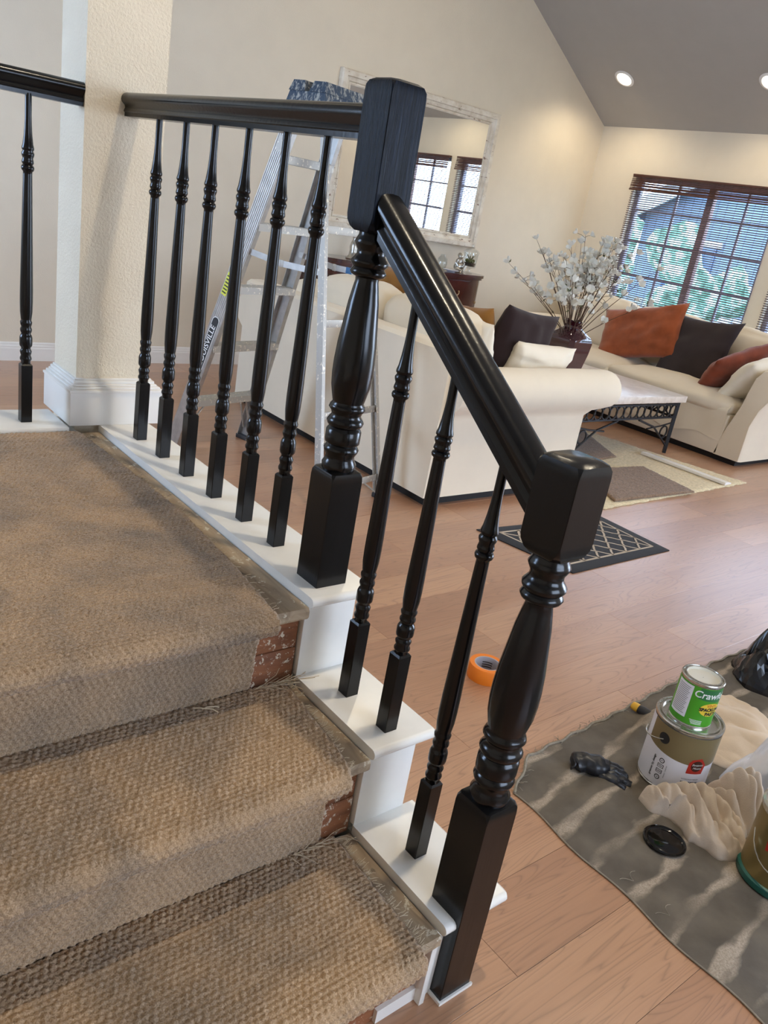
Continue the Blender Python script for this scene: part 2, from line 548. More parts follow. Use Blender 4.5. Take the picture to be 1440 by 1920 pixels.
def obj(name, data, parent=None, loc=(0, 0, 0), rot=None):
    o = bpy.data.objects.new(name, data)
    COL.objects.link(o)
    o.parent = parent
    o.location = loc
    if rot is not None:
        if isinstance(rot, Matrix):
            o.rotation_euler = rot.to_euler()
        else:
            o.rotation_euler = rot
    return o
def tag(o, label, cat, group=None):
    o['label'] = label
    o['category'] = cat
    if group:
        o['group'] = group
    return o
def thing(name, label, cat, loc=(0, 0, 0), rot=None, group=None):
    o = obj(name, None, None, loc, rot)
    o.empty_display_size = 0.05
    return tag(o, label, cat, group)
def struct(o):
    o['kind'] = 'structure'
    return o
def stuff(o):
    o['kind'] = 'stuff'
    return o
def copy_tree(o, parent=None):
    c = o.copy()
    COL.objects.link(c)
    c.parent = parent
    for ch in [x for x in bpy.data.objects if x.parent == o]:
        copy_tree(ch, c)
    return c
def fast_grid(name, P, mat, parent=None):
    """numpy grid (nu,nv,3) -> smooth mesh object, quickly"""
    nu, nv = P.shape[:2]
    me = bpy.data.meshes.new(name)
    idx = np.arange(nu * nv).reshape(nu, nv)
    q = np.stack([idx[:-1, :-1], idx[1:, :-1], idx[1:, 1:], idx[:-1, 1:]], -1).reshape(-1, 4)
    nf = len(q)
    me.vertices.add(nu * nv)
    me.vertices.foreach_set('co', P.reshape(-1).astype(np.float32))
    me.loops.add(nf * 4)
    me.loops.foreach_set('vertex_index', q.reshape(-1).astype(np.int32))
    me.polygons.add(nf)
    me.polygons.foreach_set('loop_start', np.arange(0, nf * 4, 4, dtype=np.int32))
    me.polygons.foreach_set('loop_total', np.full(nf, 4, dtype=np.int32))
    me.polygons.foreach_set('use_smooth', np.ones(nf, dtype=bool))
    me.update(calc_edges=True)
    me.materials.append(M[mat])
    return obj(name, me, parent)
def text_mesh(s, size, align='CENTER', shear=0.0, bold=0.0):
    cu = bpy.data.curves.new('txt', 'FONT')
    cu.body = s
    cu.size = size
    cu.align_x = align
    cu.align_y = 'CENTER'
    cu.shear = shear
    cu.offset = bold
    cu.resolution_u = 3
    o = bpy.data.objects.new('txt', cu)
    COL.objects.link(o)
    bpy.context.view_layer.update()
    me = bpy.data.meshes.new_from_object(o.evaluated_get(bpy.context.evaluated_depsgraph_get()))
    vs = [tuple(v.co) for v in me.vertices]
    fs = [tuple(p_.vertices) for p_ in me.polygons]
    bpy.data.objects.remove(o)
    bpy.data.curves.remove(cu)
    bpy.data.meshes.remove(me)
    return vs, fs
def vnoise(x, y, seed=0):
    """cheap smooth value noise on numpy arrays, range 0..1"""
    rs = np.random.RandomState(seed)
    T = rs.rand(64, 64)
    xi, yi = np.floor(x).astype(int), np.floor(y).astype(int)
    fx, fy = x - xi, y - yi
    fx, fy = fx * fx * (3 - 2 * fx), fy * fy * (3 - 2 * fy)
    g = lambda a, b: T[a % 64, b % 64]
    return (g(xi, yi) * (1 - fx) + g(xi + 1, yi) * fx) * (1 - fy) + (g(xi, yi + 1) * (1 - fx) + g(xi + 1, yi + 1) * fx) * fy
def softbox(s, r=0.06, puff=0.02, res=14, seed=0, wr=0.006):
    """cushion-like rounded box, centred, returns (verts, faces)"""
    bm = bmesh.new()
    bmesh.ops.create_cube(bm, size=2.0)
    bmesh.ops.subdivide_edges(bm, edges=bm.edges[:], cuts=res, use_grid_fill=True)
    h = [a / 2 for a in s]
    co = np.array([v.co[:] for v in bm.verts])
    q = np.clip(co, -1, 1)
    hh = np.array(h)
    inner = np.maximum(hh - r, 1e-4)
    pt = q * hh
    core = np.clip(pt, -inner, inner)
    d = pt - core
    L = np.linalg.norm(d, axis=1, keepdims=True)
    L[L == 0] = 1
    on = np.linalg.norm(pt - core, axis=1, keepdims=True) > 1e-9
    pt = np.where(on, core + d / L * r, pt)
    # puff: push faces outwards at their centres
    u = q
    for ax in range(3):
        a, b = [i for i in range(3) if i != ax]
        k = puff * (1 - u[:, a] ** 2) * (1 - u[:, b] ** 2)
        pt[:, ax] += np.sign(u[:, ax]) * k * (np.abs(u[:, ax]) > 0.98)
    nn = vnoise(pt[:, 0] * 9 + pt[:, 2] * 7 + 20, pt[:, 1] * 9 + pt[:, 2] * 5 + 20, seed) - 0.5
    cen = pt / (np.linalg.norm(pt, axis=1, keepdims=True) + 1e-6)
    pt = pt + cen * (nn[:, None] * 2 * wr)
    bm.verts.index_update()
    fs = [[v.index for v in f.verts] for f in bm.faces]
    bm.free()
    return pt.tolist(), fs
def pillow_mesh(w_, h_, t_, seed=0, n=22, wr=0.010, corner=0.05):
    """throw pillow: width X, height Z, thickness Y; pinched seam and pointed corners"""
    u = np.linspace(-1, 1, n)
    U, V = np.meshgrid(u, u, indexing='ij')
    e = np.clip((1 - np.abs(U) ** 2.6) * (1 - np.abs(V) ** 2.6), 0, 1) ** 0.5
    px = U * w_ / 2 * (1 - corner * (1 - V ** 2) * np.abs(U) ** 3 * 0.9)
    pz = V * h_ / 2 * (1 - corner * (1 - U ** 2) * np.abs(V) ** 3 * 0.9)
    nz = (vnoise(U * 3.1 + 9, V * 3.1 + 9, seed) - 0.5) + 0.5 * (vnoise(U * 7 + 9, V * 7 + 9, seed + 1) - 0.5)
    th = t_ / 2 * e + wr * nz * np.minimum(1, e * 2) * 2
    F = np.stack([px, -th, pz], -1)
    B = np.stack([px, th, pz], -1)
    m = MB()
    m.grid(F)
    m.grid(B[::-1])
    bm = bmesh.new()
    me = bpy.data.meshes.new('tmp')
    me.from_pydata(m.v, [], m.f)
    bm.from_mesh(me)
    bmesh.ops.remove_doubles(bm, verts=bm.verts, dist=1e-5)
    bm.verts.index_update()
    r_ = ([v.co[:] for v in bm.verts], [[v.index for v in f.verts] for f in bm.faces])
    bm.free()
    bpy.data.meshes.remove(me)
    return r_

# ------------------------------------------------------------------ the room
XW, YB, XL, YF = 5.846, 4.27, -2.6, -3.5          # right wall, back wall, left wall, front wall
CS, CZ, RIDGE = 0.565, 2.328, 1.6                 # ceiling slope, eave height, ridge line
def ceil_z(x):
    return CZ + CS * (XW - x) if x >= RIDGE else CZ + CS * (XW - RIDGE) - CS * (RIDGE - x)

# floor: a dark bed with one object for each laminate plank
fl = struct(MB().bx(XL, XW, YF, YB, -0.08, -0.012).build('floor', 'gap', smooth=False))
PW, PL = 0.182, 1.215
plank_full = {}
def plank_mesh(L, W):
    k = (round(L, 3), round(W, 3))
    if k not in plank_full:
        g = 0.0004
        vs = [(g, g, -0.012), (L - g, g, -0.012), (L - g, W - g, -0.012), (g, W - g, -0.012)]
        b = 0.0003
        vs += [(g, g, -b), (L - g, g, -b), (L - g, W - g, -b), (g, W - g, -b)]
        vs += [(g + b, g + b, 0), (L - g - b, g + b, 0), (L - g - b, W - g - b, 0), (g + b, W - g - b, 0)]
        fs = []
        for o in (0, 4):
            fs += [(o + i, o + (i + 1) % 4, o + 4 + (i + 1) % 4, o + 4 + i) for i in range(4)]
        fs += [(8, 9, 10, 11), (3, 2, 1, 0)]
        plank_full[k] = MB().add(vs, fs).mesh('plank', 'plank', smooth=False)
    return plank_full[k]
offs = [0.0, 0.61, 0.27, 0.93, 0.44, 0.78, 0.12]
j0 = math.floor(-1.9 / PW)
for j in range(j0, int(YB / PW) + 1):
    y0, y1 = j * PW, min((j + 1) * PW, YB)
    if y1 - y0 < 0.02:
        continue
    xs = 1.693 - 4 * PL + offs[(j - 1) % 7]
    while xs < XW:
        a, b = max(xs, -0.9), min(xs + PL, XW)
        xs += PL
        if b - a < 0.04 or (b < 0.1 and 0.0 < y0 < 1.0):
            continue
        obj('plank', plank_mesh(b - a, y1 - y0), fl, (a, y0, 0))
# planks behind the photographer are never seen: one plain slab carries the rest
struct(MB().bx(XL, -0.9, YF, YB, -0.012, 0).bx(-0.9, XW, YF, j0 * PW, -0.012, 0).build('floor', 'plank', smooth=False))

def wall_poly(x0, x1):
    pts = [(x0, 0), (x1, 0), (x1, ceil_z(x1))]
    if x0 < RIDGE < x1:
        pts.append((RIDGE, ceil_z(RIDGE)))
    pts.append((x0, ceil_z(x0)))
    return pts
struct(MB().prism(wall_poly(XL, XW), 'y', YB, YB + 0.12).build('wall_back', 'wall', smooth=False))
# front wall behind the photographer, with an added opening for the weak fill lamp
fz0, fz1, fx0, fx1 = 0.95, 2.25, -0.3, 2.1
m = MB()
m.prism([(XL, 0), (fx0, 0), (fx0, ceil_z(fx0)), (XL, ceil_z(XL))], 'y', YF - 0.12, YF)
m.prism([(fx1, 0), (XW, 0), (XW, ceil_z(XW)), (fx1, ceil_z(fx1))], 'y', YF - 0.12, YF)
m.prism([(fx0, 0), (fx1, 0), (fx1, fz0), (fx0, fz0)], 'y', YF - 0.12, YF)
m.prism([(fx0, fz1), (fx1, fz1), (fx1, ceil_z(fx1)), (RIDGE, ceil_z(RIDGE)), (fx0, ceil_z(fx0))], 'y', YF - 0.12, YF)
struct(m.build('wall_front', 'wall', smooth=False))
def wall_with_holes(x0, x1, ztop, holes):
    """wall along y with rectangular holes (y0,y1,z0,z1), sorted by y"""
    m = MB()
    y = YF - 0.12
    for (a, b, z0, z1) in holes:
        m.bx(x0, x1, y, a, 0, ztop)
        if z0 > 0:
            m.bx(x0, x1, a, b, 0, z0)
        m.bx(x0, x1, a, b, z1, ztop)
        y = b
    m.bx(x0, x1, y, YB + 0.12, 0, ztop)
    return m
WIN = [(0.80, 2.215, 0.70, 1.93), (2.36, 3.765, 0.70, 1.93)]
struct(wall_with_holes(XW, XW + 0.12, CZ + 0.02, [(-2.4, -0.5, 0.02, 2.05)] + WIN).build('wall_right', 'wall', smooth=False))
struct(wall_with_holes(XL - 0.12, XL, ceil_z(XL) + 0.02, [(2.0, 3.4, 1.1, 2.25)]).build('wall_left', 'wall', smooth=False))
m = MB()
m.prism([(RIDGE, ceil_z(RIDGE)), (XW + 0.12, ceil_z(XW) - CS * 0.12), (XW + 0.12, ceil_z(XW) - CS * 0.12 + 0.1), (RIDGE, ceil_z(RIDGE) + 0.1)], 'y', YF - 0.12, YB + 0.12)
m.prism([(XL - 0.12, ceil_z(XL) - CS * 0.12), (RIDGE, ceil_z(RIDGE)), (RIDGE, ceil_z(RIDGE) + 0.1), (XL - 0.12, ceil_z(XL) - CS * 0.12 + 0.1)], 'y', YF - 0.12, YB + 0.12)
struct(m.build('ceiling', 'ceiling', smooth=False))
bb = [(0, 0), (-0.014, 0), (-0.014, 0.078), (-0.011, 0.084), (-0.011, 0.094), (-0.007, 0.100), (-0.007, 0.110), (-0.003, 0.117), (0, 0.118)]
m = MB()
m.sweep(bb, [((x, YB, 0), (0, 1, 0), (0, 0, 1)) for x in (XL, XW)])
struct(m.build('baseboard_back', 'trim', angle=25))
m = MB()
m.sweep(bb, [((XW, y, 0), (1, 0, 0), (0, 0, 1)) for y in (-0.5, YB - 0.014)])
struct(m.build('baseboard_right', 'trim', angle=25))

# recessed ceiling lights (two in view, one inferred over the stairs, others added unseen)
def ceiling_light(x, y, label, power, spread=150, group='recessed lights in the sloped ceiling'):
    sl = math.atan(CS) if x >= RIDGE else -math.atan(CS)
    o = thing('ceiling_light', label, 'light', (x, y, ceil_z(x) - 0.001), Euler((0, sl, 0)), group)
    m = MB()
    m.lathe([(0.064, 0.0), (0.088, 0.0), (0.090, -0.004), (0.086, -0.008), (0.068, -0.010), (0.064, -0.006)], 32, cap=False)
    m.build('trim_ring', 'steel_trim', o)
    m = MB()
    m.lathe([(0.064, -0.002), (0.04, -0.005), (0.001, -0.006)], 32, cap=False)
    b = m.build('bulb_face', 'bulb', o)
    l = bpy.data.lights.new('ceiling_light_beam', 'SPOT')
    l.energy, l.color, l.spot_size, l.spot_blend, l.shadow_soft_size = power, (1.0, 0.86, 0.64), rad(spread), 0.7, 0.06
    lo = obj('ceiling_light_beam', l, o, (0, 0, -0.03))
    lo.rotation_euler = (0, -sl, 0)
    return o
ceiling_light(5.326, 3.76, 'lit round recessed ceiling light next to the mirror wall', 30)
ceiling_light(5.353, 2.46, 'lit round recessed ceiling light above the window, farther from the mirror wall', 26)
ceiling_light(5.35, 0.6, 'added unseen recessed ceiling light above the second window', 22)
ceiling_light(0.50, -0.20, 'lit recessed ceiling light above the staircase', 215, 116)
ceiling_light(3.0, 0.4, 'added unseen recessed ceiling light above the door mat', 55)
ceiling_light(3.0, 2.6, 'added unseen recessed ceiling light above the loveseat', 60)

# ------------------------------------------------------------------ windows and woven blinds
def window(n, y0, y1, z0, z1, muntins_y, mull, muntins_z):
    o = struct(obj('window_%d' % n, None, None, (XW, y0, z0)))
    W, Hh = y1 - y0, z1 - z0
    x0, x1 = 0.05, 0.10
    m = MB()
    m.bx(x0, x1, 0, 0.04, 0, Hh, 0.004).bx(x0, x1, W - 0.04, W, 0, Hh, 0.004)
    m.bx(x0, x1, 0, W, 0, 0.04, 0.004).bx(x0, x1, 0, W, Hh - 0.04, Hh, 0.004)
    m.build('window_frame', 'frame_backlit', o)
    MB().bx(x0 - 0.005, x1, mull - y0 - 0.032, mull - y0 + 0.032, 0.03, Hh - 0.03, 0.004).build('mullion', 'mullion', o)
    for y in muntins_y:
        MB().bx(0.062, 0.086, y - y0 - 0.009, y - y0 + 0.009, 0.03, Hh - 0.03).build('muntin', 'frame_backlit', o)
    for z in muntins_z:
        MB().bx(0.063, 0.085, 0.03, W - 0.03, z - z0 - 0.009, z - z0 + 0.009).build('muntin', 'frame_backlit', o)
    MB().bx(0.072, 0.076, 0.03, mull - y0 - 0.02, 0.03, Hh - 0.03).build('pane', 'pane', o)
    MB().bx(0.072, 0.076, mull - y0 + 0.02, W - 0.03, 0.03, Hh - 0.03).build('pane', 'pane', o)
    MB().bx(-0.02, 0.05, -0.02, W + 0.02, -0.025, 0.0, 0.004).build('window_sill', 'trim', o)
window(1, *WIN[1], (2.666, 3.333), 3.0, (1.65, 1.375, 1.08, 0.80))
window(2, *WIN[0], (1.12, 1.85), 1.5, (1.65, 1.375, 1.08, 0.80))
def blind(y0, y1, label):
    W = y1 - y0
    o = thing('woven_blind', label, 'blind', (XW - 0.022, y0, 0.73), None, 'woven wood blinds over the windows')
    rs = random.Random(3)
    # head valance: a layer of dark reeds close together, uneven
    rs_n = 22
    reed = MB().box((0, 0, 0), (0.006, W, 0.0042), 0.001, seg=1).mesh('valance_reed', 'blind_dark')
    for i in range(rs_n):
        z = 1.083 + i * (0.128 / rs_n) + rs.uniform(-0.0015, 0.0015)
        lean = 0.016 * (1 - i / rs_n)
        r_ = obj('valance_reed', reed, o, (-0.022 - lean + rs.uniform(-0.002, 0.002), W / 2, z), (rs.uniform(-0.004, 0.004), 0, 0))
    MB().bx(-0.030, 0.012, 0, W, 1.196, 1.212, 0.002).build('head_rail', 'blind_dark', o)
    MB().bx(-0.044, -0.030, 0, W, 1.074, 1.086, 0.002).build('valance_hem', 'blind_dark', o)
    slat = MB().box((0, 0, 0), (0.004, W - 0.01, 0.0082), 0.001, seg=1).mesh('slat', 'blind_slat')
    n = 63
    for i in range(n):
        obj('slat', slat, o, (-0.004 + rs.uniform(-0.001, 0.001), W / 2, 0.012 + i * 0.0184 + rs.uniform(-0.0008, 0.0008)), (rs.uniform(-0.0012, 0.0012), 0, 0))
    MB().bx(-0.012, 0.006, 0.003, W - 0.003, -0.004, 0.008, 0.002).build('bottom_rail', 'blind_dark', o)
    cord = MB().tube([(0, 0, 0.0), (0, 0, 1.2)], 0.0012, 5).mesh('cord', 'blind_slat')
    k = int(W / 0.075)
    for i in range(k):
        obj('cord', cord, o, (-0.0075, 0.03 + (W - 0.06) * i / (k - 1), 0.0))
    return o
blind(2.352, 3.772, 'brown woven wood blind beside the mirror wall, flowers in front of it')
blind(0.79, 2.225, 'brown woven wood blind on the second window, across the white wall strip')

# ------------------------------------------------------------------ outside the window
struct(MB().bx(XW + 0.15, 34, -16, 24, -0.6, -0.5).build('ground_outside', 'grass', smooth=False))
o = thing('neighbour_house', 'blue neighbouring house with white gable boards outside the window', 'house', (14.5, 7.6, -0.5))
MB().prism([(-4.2, 0), (2.0, 0), (2.0, 2.6), (-1.1, 4.3), (-4.2, 2.6)], 'x', 0, 6).build('house_wall', 'siding', o, smooth=False)
for s, (a, b) in enumerate((((-4.6, 2.38), (-1.1, 4.3)), ((2.4, 2.38), (-1.1, 4.3)))):
    n_ = Vector((-(b[1] - a[1]), b[0] - a[0])).normalized() * (0.14 if s == 0 else -0.14)
    poly = [a, b, (b[0] + n_.x * 0, b[1] + 0.17), (a[0] + n_.x, a[1] + abs(n_.y))]
    MB().prism(poly, 'x', -0.35, 6.2).build('roof_slope', 'roofing', o, smooth=False)
    MB().prism([(a[0], a[1] - 0.16), (b[0], b[1] - 0.16), (b[0], b[1] + 0.19), (a[0], a[1] + 0.19)], 'x', -0.40, -0.34).build('gable_board', 'fascia', o, smooth=False)
for (a, b) in ((-3.2, -2.2), (0.2, 1.2)):
    MB().bx(-0.04, 0.0, a, b, 0.9, 2.1).build('house_window', 'house_glass', o)
    MB().bx(-0.06, -0.01, a - 0.1, b + 0.1, 2.1, 2.22).bx(-0.06, -0.01, a - 0.1, b + 0.1, 0.78, 0.9).build('house_window_trim', 'fascia', o)
f3 = thing('garden_fence', 'white board fence outside beyond the window', 'fence', (10.2, 1.2, -0.5))
for k in range(26):
    MB().bx(0, 0.04, k * 0.30, k * 0.30 + 0.26, 0.0, 1.15).build('fence_board', 'fascia', f3, smooth=False)
o2 = thing('garage', 'low pale garage with white sloping roof edge outside the window', 'house', (12.5, 1.6, -0.5))
MB().prism([(-2.2, 0), (1.3, 0), (1.3, 1.6), (-0.4, 2.5), (-2.2, 1.6)], 'x', 0, 4).build('garage_wall', 'siding', o2, smooth=False)
MB().prism([(-2.5, 1.42), (-0.4, 2.52), (1.6, 1.42), (1.6, 1.66), (-0.4, 2.78), (-2.5, 1.66)], 'x', -0.25, 4.2).build('garage_roof', 'fascia', o2, smooth=False)
def tree(x, y, h, r_, seed, label):
    o = thing('leafy_tree', label, 'tree', (x, y, -0.5), None, 'trees outside the window')
    rs = random.Random(seed)
    MB().tube([(0, 0, 0), (0.05, 0.02, h * 0.4), (0, 0, h * 0.8)], [0.12, 0.09, 0.03], 7).build('trunk', 'bark', o)
    m = MB()
    for i in range(9):
        a, rr = rs.uniform(0, 2 * PI), rs.uniform(0, r_ * 0.7)
        m.ball((math.cos(a) * rr, math.sin(a) * rr, h * rs.uniform(0.35, 0.95)), [r_ * rs.uniform(0.35, 0.6) for _ in range(3)], 2)
    v_ = np.array(m.v)
    nz = vnoise(v_[:, 0] * 5 + 30, v_[:, 1] * 5 + v_[:, 2] * 6 + 30, seed)
    v_ += (nz[:, None] - 0.5) * 0.35 * (v_ - np.array([0, 0, h * 0.6])) / r_
    m.v = [tuple(q) for q in v_]
    m.build('crown', 'foliage', o, smooth=False)
tree(9.4, 7.0, 2.6, 0.8, 1, 'green tree outside, close to the window corner')
tree(9.0, 4.6, 1.9, 0.6, 2, 'low green bushy tree outside before the blue house')
tree(12.6, 4.3, 3.2, 0.7, 3, 'tall green tree outside between house and garage')
tree(9.2, 3.2, 1.3, 0.5, 4, 'small green shrub outside before the garage')
tree(11.5, 10.6, 5.0, 1.4, 5, 'large green tree outside behind the blue house')
tree(9.4, 0.2, 2.6, 0.8, 6, 'green tree outside the second window')

# ------------------------------------------------------------------ staircase
R, G = 0.187, 0.2513                                # riser, going
Z1, Z2, Z3 = R, 2 * R, 3 * R
BW, OV = 0.160, 0.0212                              # white board width, nosing overhang
BT = 0.022                                          # board thickness
XS = -1.25                                          # left end of the flight
st = thing('staircase', 'half-stripped staircase with white painted tread ends and bare timber edges', 'stairs', (0, 0, 0))
def white_board(y0, y1, z):
    """tread return board: bullnose at the front (y0) and at the outer end (x=BW)"""
    n = 6
    m = MB()
    prof = []
    for k in range(n + 1):
        a = -PI / 2 + PI * k / n
        prof.append((y0 + BT / 2 - math.cos(a) * BT / 2, z - BT / 2 + math.sin(a) * BT / 2))
    prof = [(y1, z - BT)] + prof + [(y1, z)]
    m.prism(prof, 'x', 0.0, BW - 0.008)
    pr2 = [(q[0] + 0.008 if q[0] < y1 - 0.001 else q[0], z - BT / 2 + (q[1] - (z - BT / 2)) * 0.4) for q in prof]
    m.v += [(BW, a, b) for a, b in pr2]
    N = len(prof)
    m.f += [(N + i, N + (i + 1) % N, 2 * N + (i + 1) % N, 2 * N + i) for i in range(N)]
    m.f.append(tuple(range(2 * N, 3 * N)))
    return m.build('white_tread_board', 'white_board', st, angle=50)
white_board(0.0, 1.16, Z3)
white_board(-G, OV + 0.002, Z2)
white_board(-2 * G, -G + OV + 0.002, Z1)
def white_riser(y, z0, z1):
    return MB().bx(0.0, 0.125, y, y + 0.018, z0, z1, 0.001).build('white_riser_board', 'white_board', st)
white_riser(OV, Z2, Z3 - BT)
white_riser(-G + OV, Z1, Z2 - BT)
white_riser(-2 * G + OV + 0.001, 0.0, Z1 - BT)
# closed side under the boards
prof = [(-2 * G + OV + 0.02, 0), (1.16, 0), (1.16, Z3 - BT), (OV + 0.018, Z3 - BT), (OV + 0.018, Z2 - BT), (-G + OV + 0.018, Z2 - BT), (-G + OV + 0.018, Z1 - BT), (-2 * G + OV + 0.02, Z1 - BT)]
MB().prism(prof, 'x', 0.004, 0.122).build('side_panel', 'white_board', st, smooth=False)
# white strip standing beside the bottom post
MB().bx(-0.012, 0.0, -0.492, -0.470, 0.0, Z1 - BT - 0.012, 0.001).build('edge_strip', 'white_board', st)
# bare timber treads and risers under the carpet
TZ = 0.020                                          # timber lies this far below the white boards
def timber_tread(y0, y1, z, x0=XS):
    m = MB()
    p_ = [(y1, z - TZ - 0.025), (y0 + 0.004, z - TZ - 0.025), (y0, z - TZ - 0.019), (y0, z - TZ - 0.006), (y0 + 0.004, z - TZ), (y1, z - TZ)]
    m.prism(p_, 'x', x0, -0.003)
    m.build('timber_tread', 'raw_wood', st, smooth=False)
timber_tread(0.004, 1.145, Z3, XL)
timber_tread(-G + 0.004, OV + 0.004, Z2)
timber_tread(-2 * G + 0.004, -G + OV + 0.004, Z1)
def timber_riser(y, z0, z1):
    h = (z1 - z0)
    MB().bx(XS, -0.003, y, y + 0.016, z0, z0 + h * 0.52 - 0.001, 0.001).build('riser_plank', 'riser_wood', st)
    MB().bx(XS, -0.003, y + 0.001, y + 0.017, z0 + h * 0.52 + 0.001, z1, 0.001).build('riser_plank', 'riser_wood', st)
timber_riser(OV + 0.012, Z2 - TZ, Z3 - TZ - 0.025)
timber_riser(-G + OV + 0.012, Z1 - TZ, Z2 - TZ - 0.025)
timber_riser(-2 * G + OV + 0.012, 0.0, Z1 - TZ - 0.025)
MB().bx(XS, XS + 0.03, -2 * G + 0.04, 1.14, 0, Z1 - TZ - 0.026).build('stringer', 'raw_wood', st)
MB().bx(XL, XS, 0.03, 0.05, 0, Z3 - TZ - 0.025).build('landing_face', 'white_board', st)
MB().bx(-0.10, -0.012, -2 * G + OV + 0.004, -2 * G + OV + 0.012, 0.0, 0.03).build('plaster_patch', 'trim', st)
# back boards of the landing: left of the pillar
MB().bx(XL, -0.09, 1.141, 1.330, Z3 - BT, Z3, 0.005).build('white_landing_board', 'white_board', st)
MB().bx(XL, -0.06, 1.15, 1.32, 0, Z3 - BT).build('landing_back_panel', 'white_board', st, smooth=False)

# ------------------------------------------------------------------ looped stair carpet (pile is real relief)
ca = thing('stair_carpet', 'worn beige looped carpet covering the steps and landing', 'carpet', (0, 0, 0))
CT = 0.013
def carpet_piece(name, path, xl, xr_fn, seed, step=0.0026):
    """path: list of (y,z) points along the surface; relief along the path normal"""
    pts = np.array(path)
    seg = np.linalg.norm(np.diff(pts, axis=0), axis=1)
    cum = np.concatenate([[0], np.cumsum(seg)])
    ns = int(cum[-1] / step) + 1
    s = np.linspace(0, cum[-1], ns)
    Y = np.interp(s, cum, pts[:, 0])
    Zc = np.interp(s, cum, pts[:, 1])
    dy, dz = np.gradient(Y, s), np.gradient(Zc, s)
    for _ in range(3):
        dy[1:-1] = (dy[:-2] + dy[1:-1] * 2 + dy[2:]) / 4
        dz[1:-1] = (dz[:-2] + dz[1:-1] * 2 + dz[2:]) / 4
    L = np.hypot(dy, dz)
    ny, nz = dz / L, -dy / L
    xr = np.array([xr_fn(a, b) for a, b in zip(Y, Zc)]) + (np.random.RandomState(seed).rand(ns) - 0.5) * 0.005
    nx = int((0 - xl) / step) + 1
    tt = np.linspace(0, 1, nx)
    X = xl + (xr[:, None] - xl) * tt[None, :]
    S = np.repeat(s[:, None], nx, 1)
    a, b = 0.0122, 0.0100                             # loop pitch across, along
    row = np.floor(S / b)
    uu = X / a + 0.5 * (row % 2) + 0.10 * np.sin(row * 1.7)
    ci = np.floor(uu)
    du = uu - ci - 0.5
    dv = S / b - row - 0.5
    hs = np.abs(np.sin(ci * 12.9898 + row * 78.233 + seed) * 43758.5453) % 1
    hgt = np.clip(1 - (du / 0.55) ** 2 - (dv / 0.58) ** 2, 0, 1) ** 0.6
    h = 0.0046 * hgt * (0.6 + 0.6 * hs) - 0.0012 + 0.0016 * (vnoise(X * 260 + 50, S * 260 + 50, seed) - 0.5)
    h += 0.005 * (vnoise(X * 7 + 50, S * 7 + 50, seed + 5) - 0.5)
    edge = np.clip((1 - tt) * (nx - 1) / 4, 0, 1)[None, :]
    h = h * (0.3 + 0.7 * edge) - 0.010 * (1 - edge)
    P = np.stack([X, Y[:, None] + ny[:, None] * h, Zc[:, None] + nz[:, None] * h], -1)
    return fast_grid(name, P, 'carpet', ca)
def nose(y0, z, drop, r_=0.013):
    """wrap around a nosing at front y0: from top surface round to the face below"""
    out = []
    for k in range(9):
        a = PI / 2 + PI * 0.95 * k / 8
        out.append((y0 + r_ * 1.0 + math.cos(a) * r_ * 1.9, z - r_ * 1.5 + math.sin(a) * r_ * 1.5))
    return out
def xr_land(y, z):
    return np.interp(y, [-0.05, 0.0, 0.25, 0.5, 0.8, 1.13], [-0.083, -0.080, -0.052, -0.036, -0.046, -0.062])
def tread_path(yb, yf, z):
    zt = z - 0.009
    p_ = [(yb, zt - 0.003), (yb - 0.01, zt)] + [(yb + (yf + 0.020 - yb) * k / 10, zt) for k in range(1, 11)]
    p_ += nose(yf + 0.002, zt, 0, 0.015)
    p_ += [(yf + 0.030, zt - 0.047)]
    return p_
def riser_path(y, zt, zb):
    return [(y + 0.002, zt - 0.044), (y - 0.002, zt - 0.06), (y, (zt + zb) / 2), (y - 0.001, zb + 0.003), (y + 0.003, zb - 0.004)]
carpet_piece('landing_carpet', tread_path(1.136, -0.014, Z3), -0.98, xr_land, 1)
carpet_piece('riser_carpet', riser_path(OV + 0.007, Z3 - 0.004, Z2 - 0.008), -1.0, lambda y, z: -0.096 + 0.05 * (z - 0.37), 2)
carpet_piece('tread_carpet', tread_path(OV + 0.009, -G - 0.014, Z2), -1.06, lambda y, z: np.interp(y, [-0.27, -0.2, 0.0], [-0.058, -0.043, -0.020]), 3)
carpet_piece('riser_carpet', riser_path(-G + OV + 0.007, Z2 - 0.004, Z1 - 0.008), -1.06, lambda y, z: -0.068 + 0.03 * (z - 0.2), 4)
carpet_piece('tread_carpet', tread_path(-G + OV + 0.009, -2 * G - 0.014, Z1), -1.10, lambda y, z: np.interp(y, [-0.53, -0.45, -0.25], [-0.052, -0.045, -0.036]), 5)
MB().bx(XL, -0.97, -0.01, 1.13, Z3 - TZ, Z3 - 0.012).bx(XS, -0.98, -0.245, 0.02, Z2 - TZ, Z2 - 0.012).bx(XS, -1.05, -0.5, -0.24, Z1 - TZ, Z1 - 0.012).build('carpet_field', 'carpet', ca)
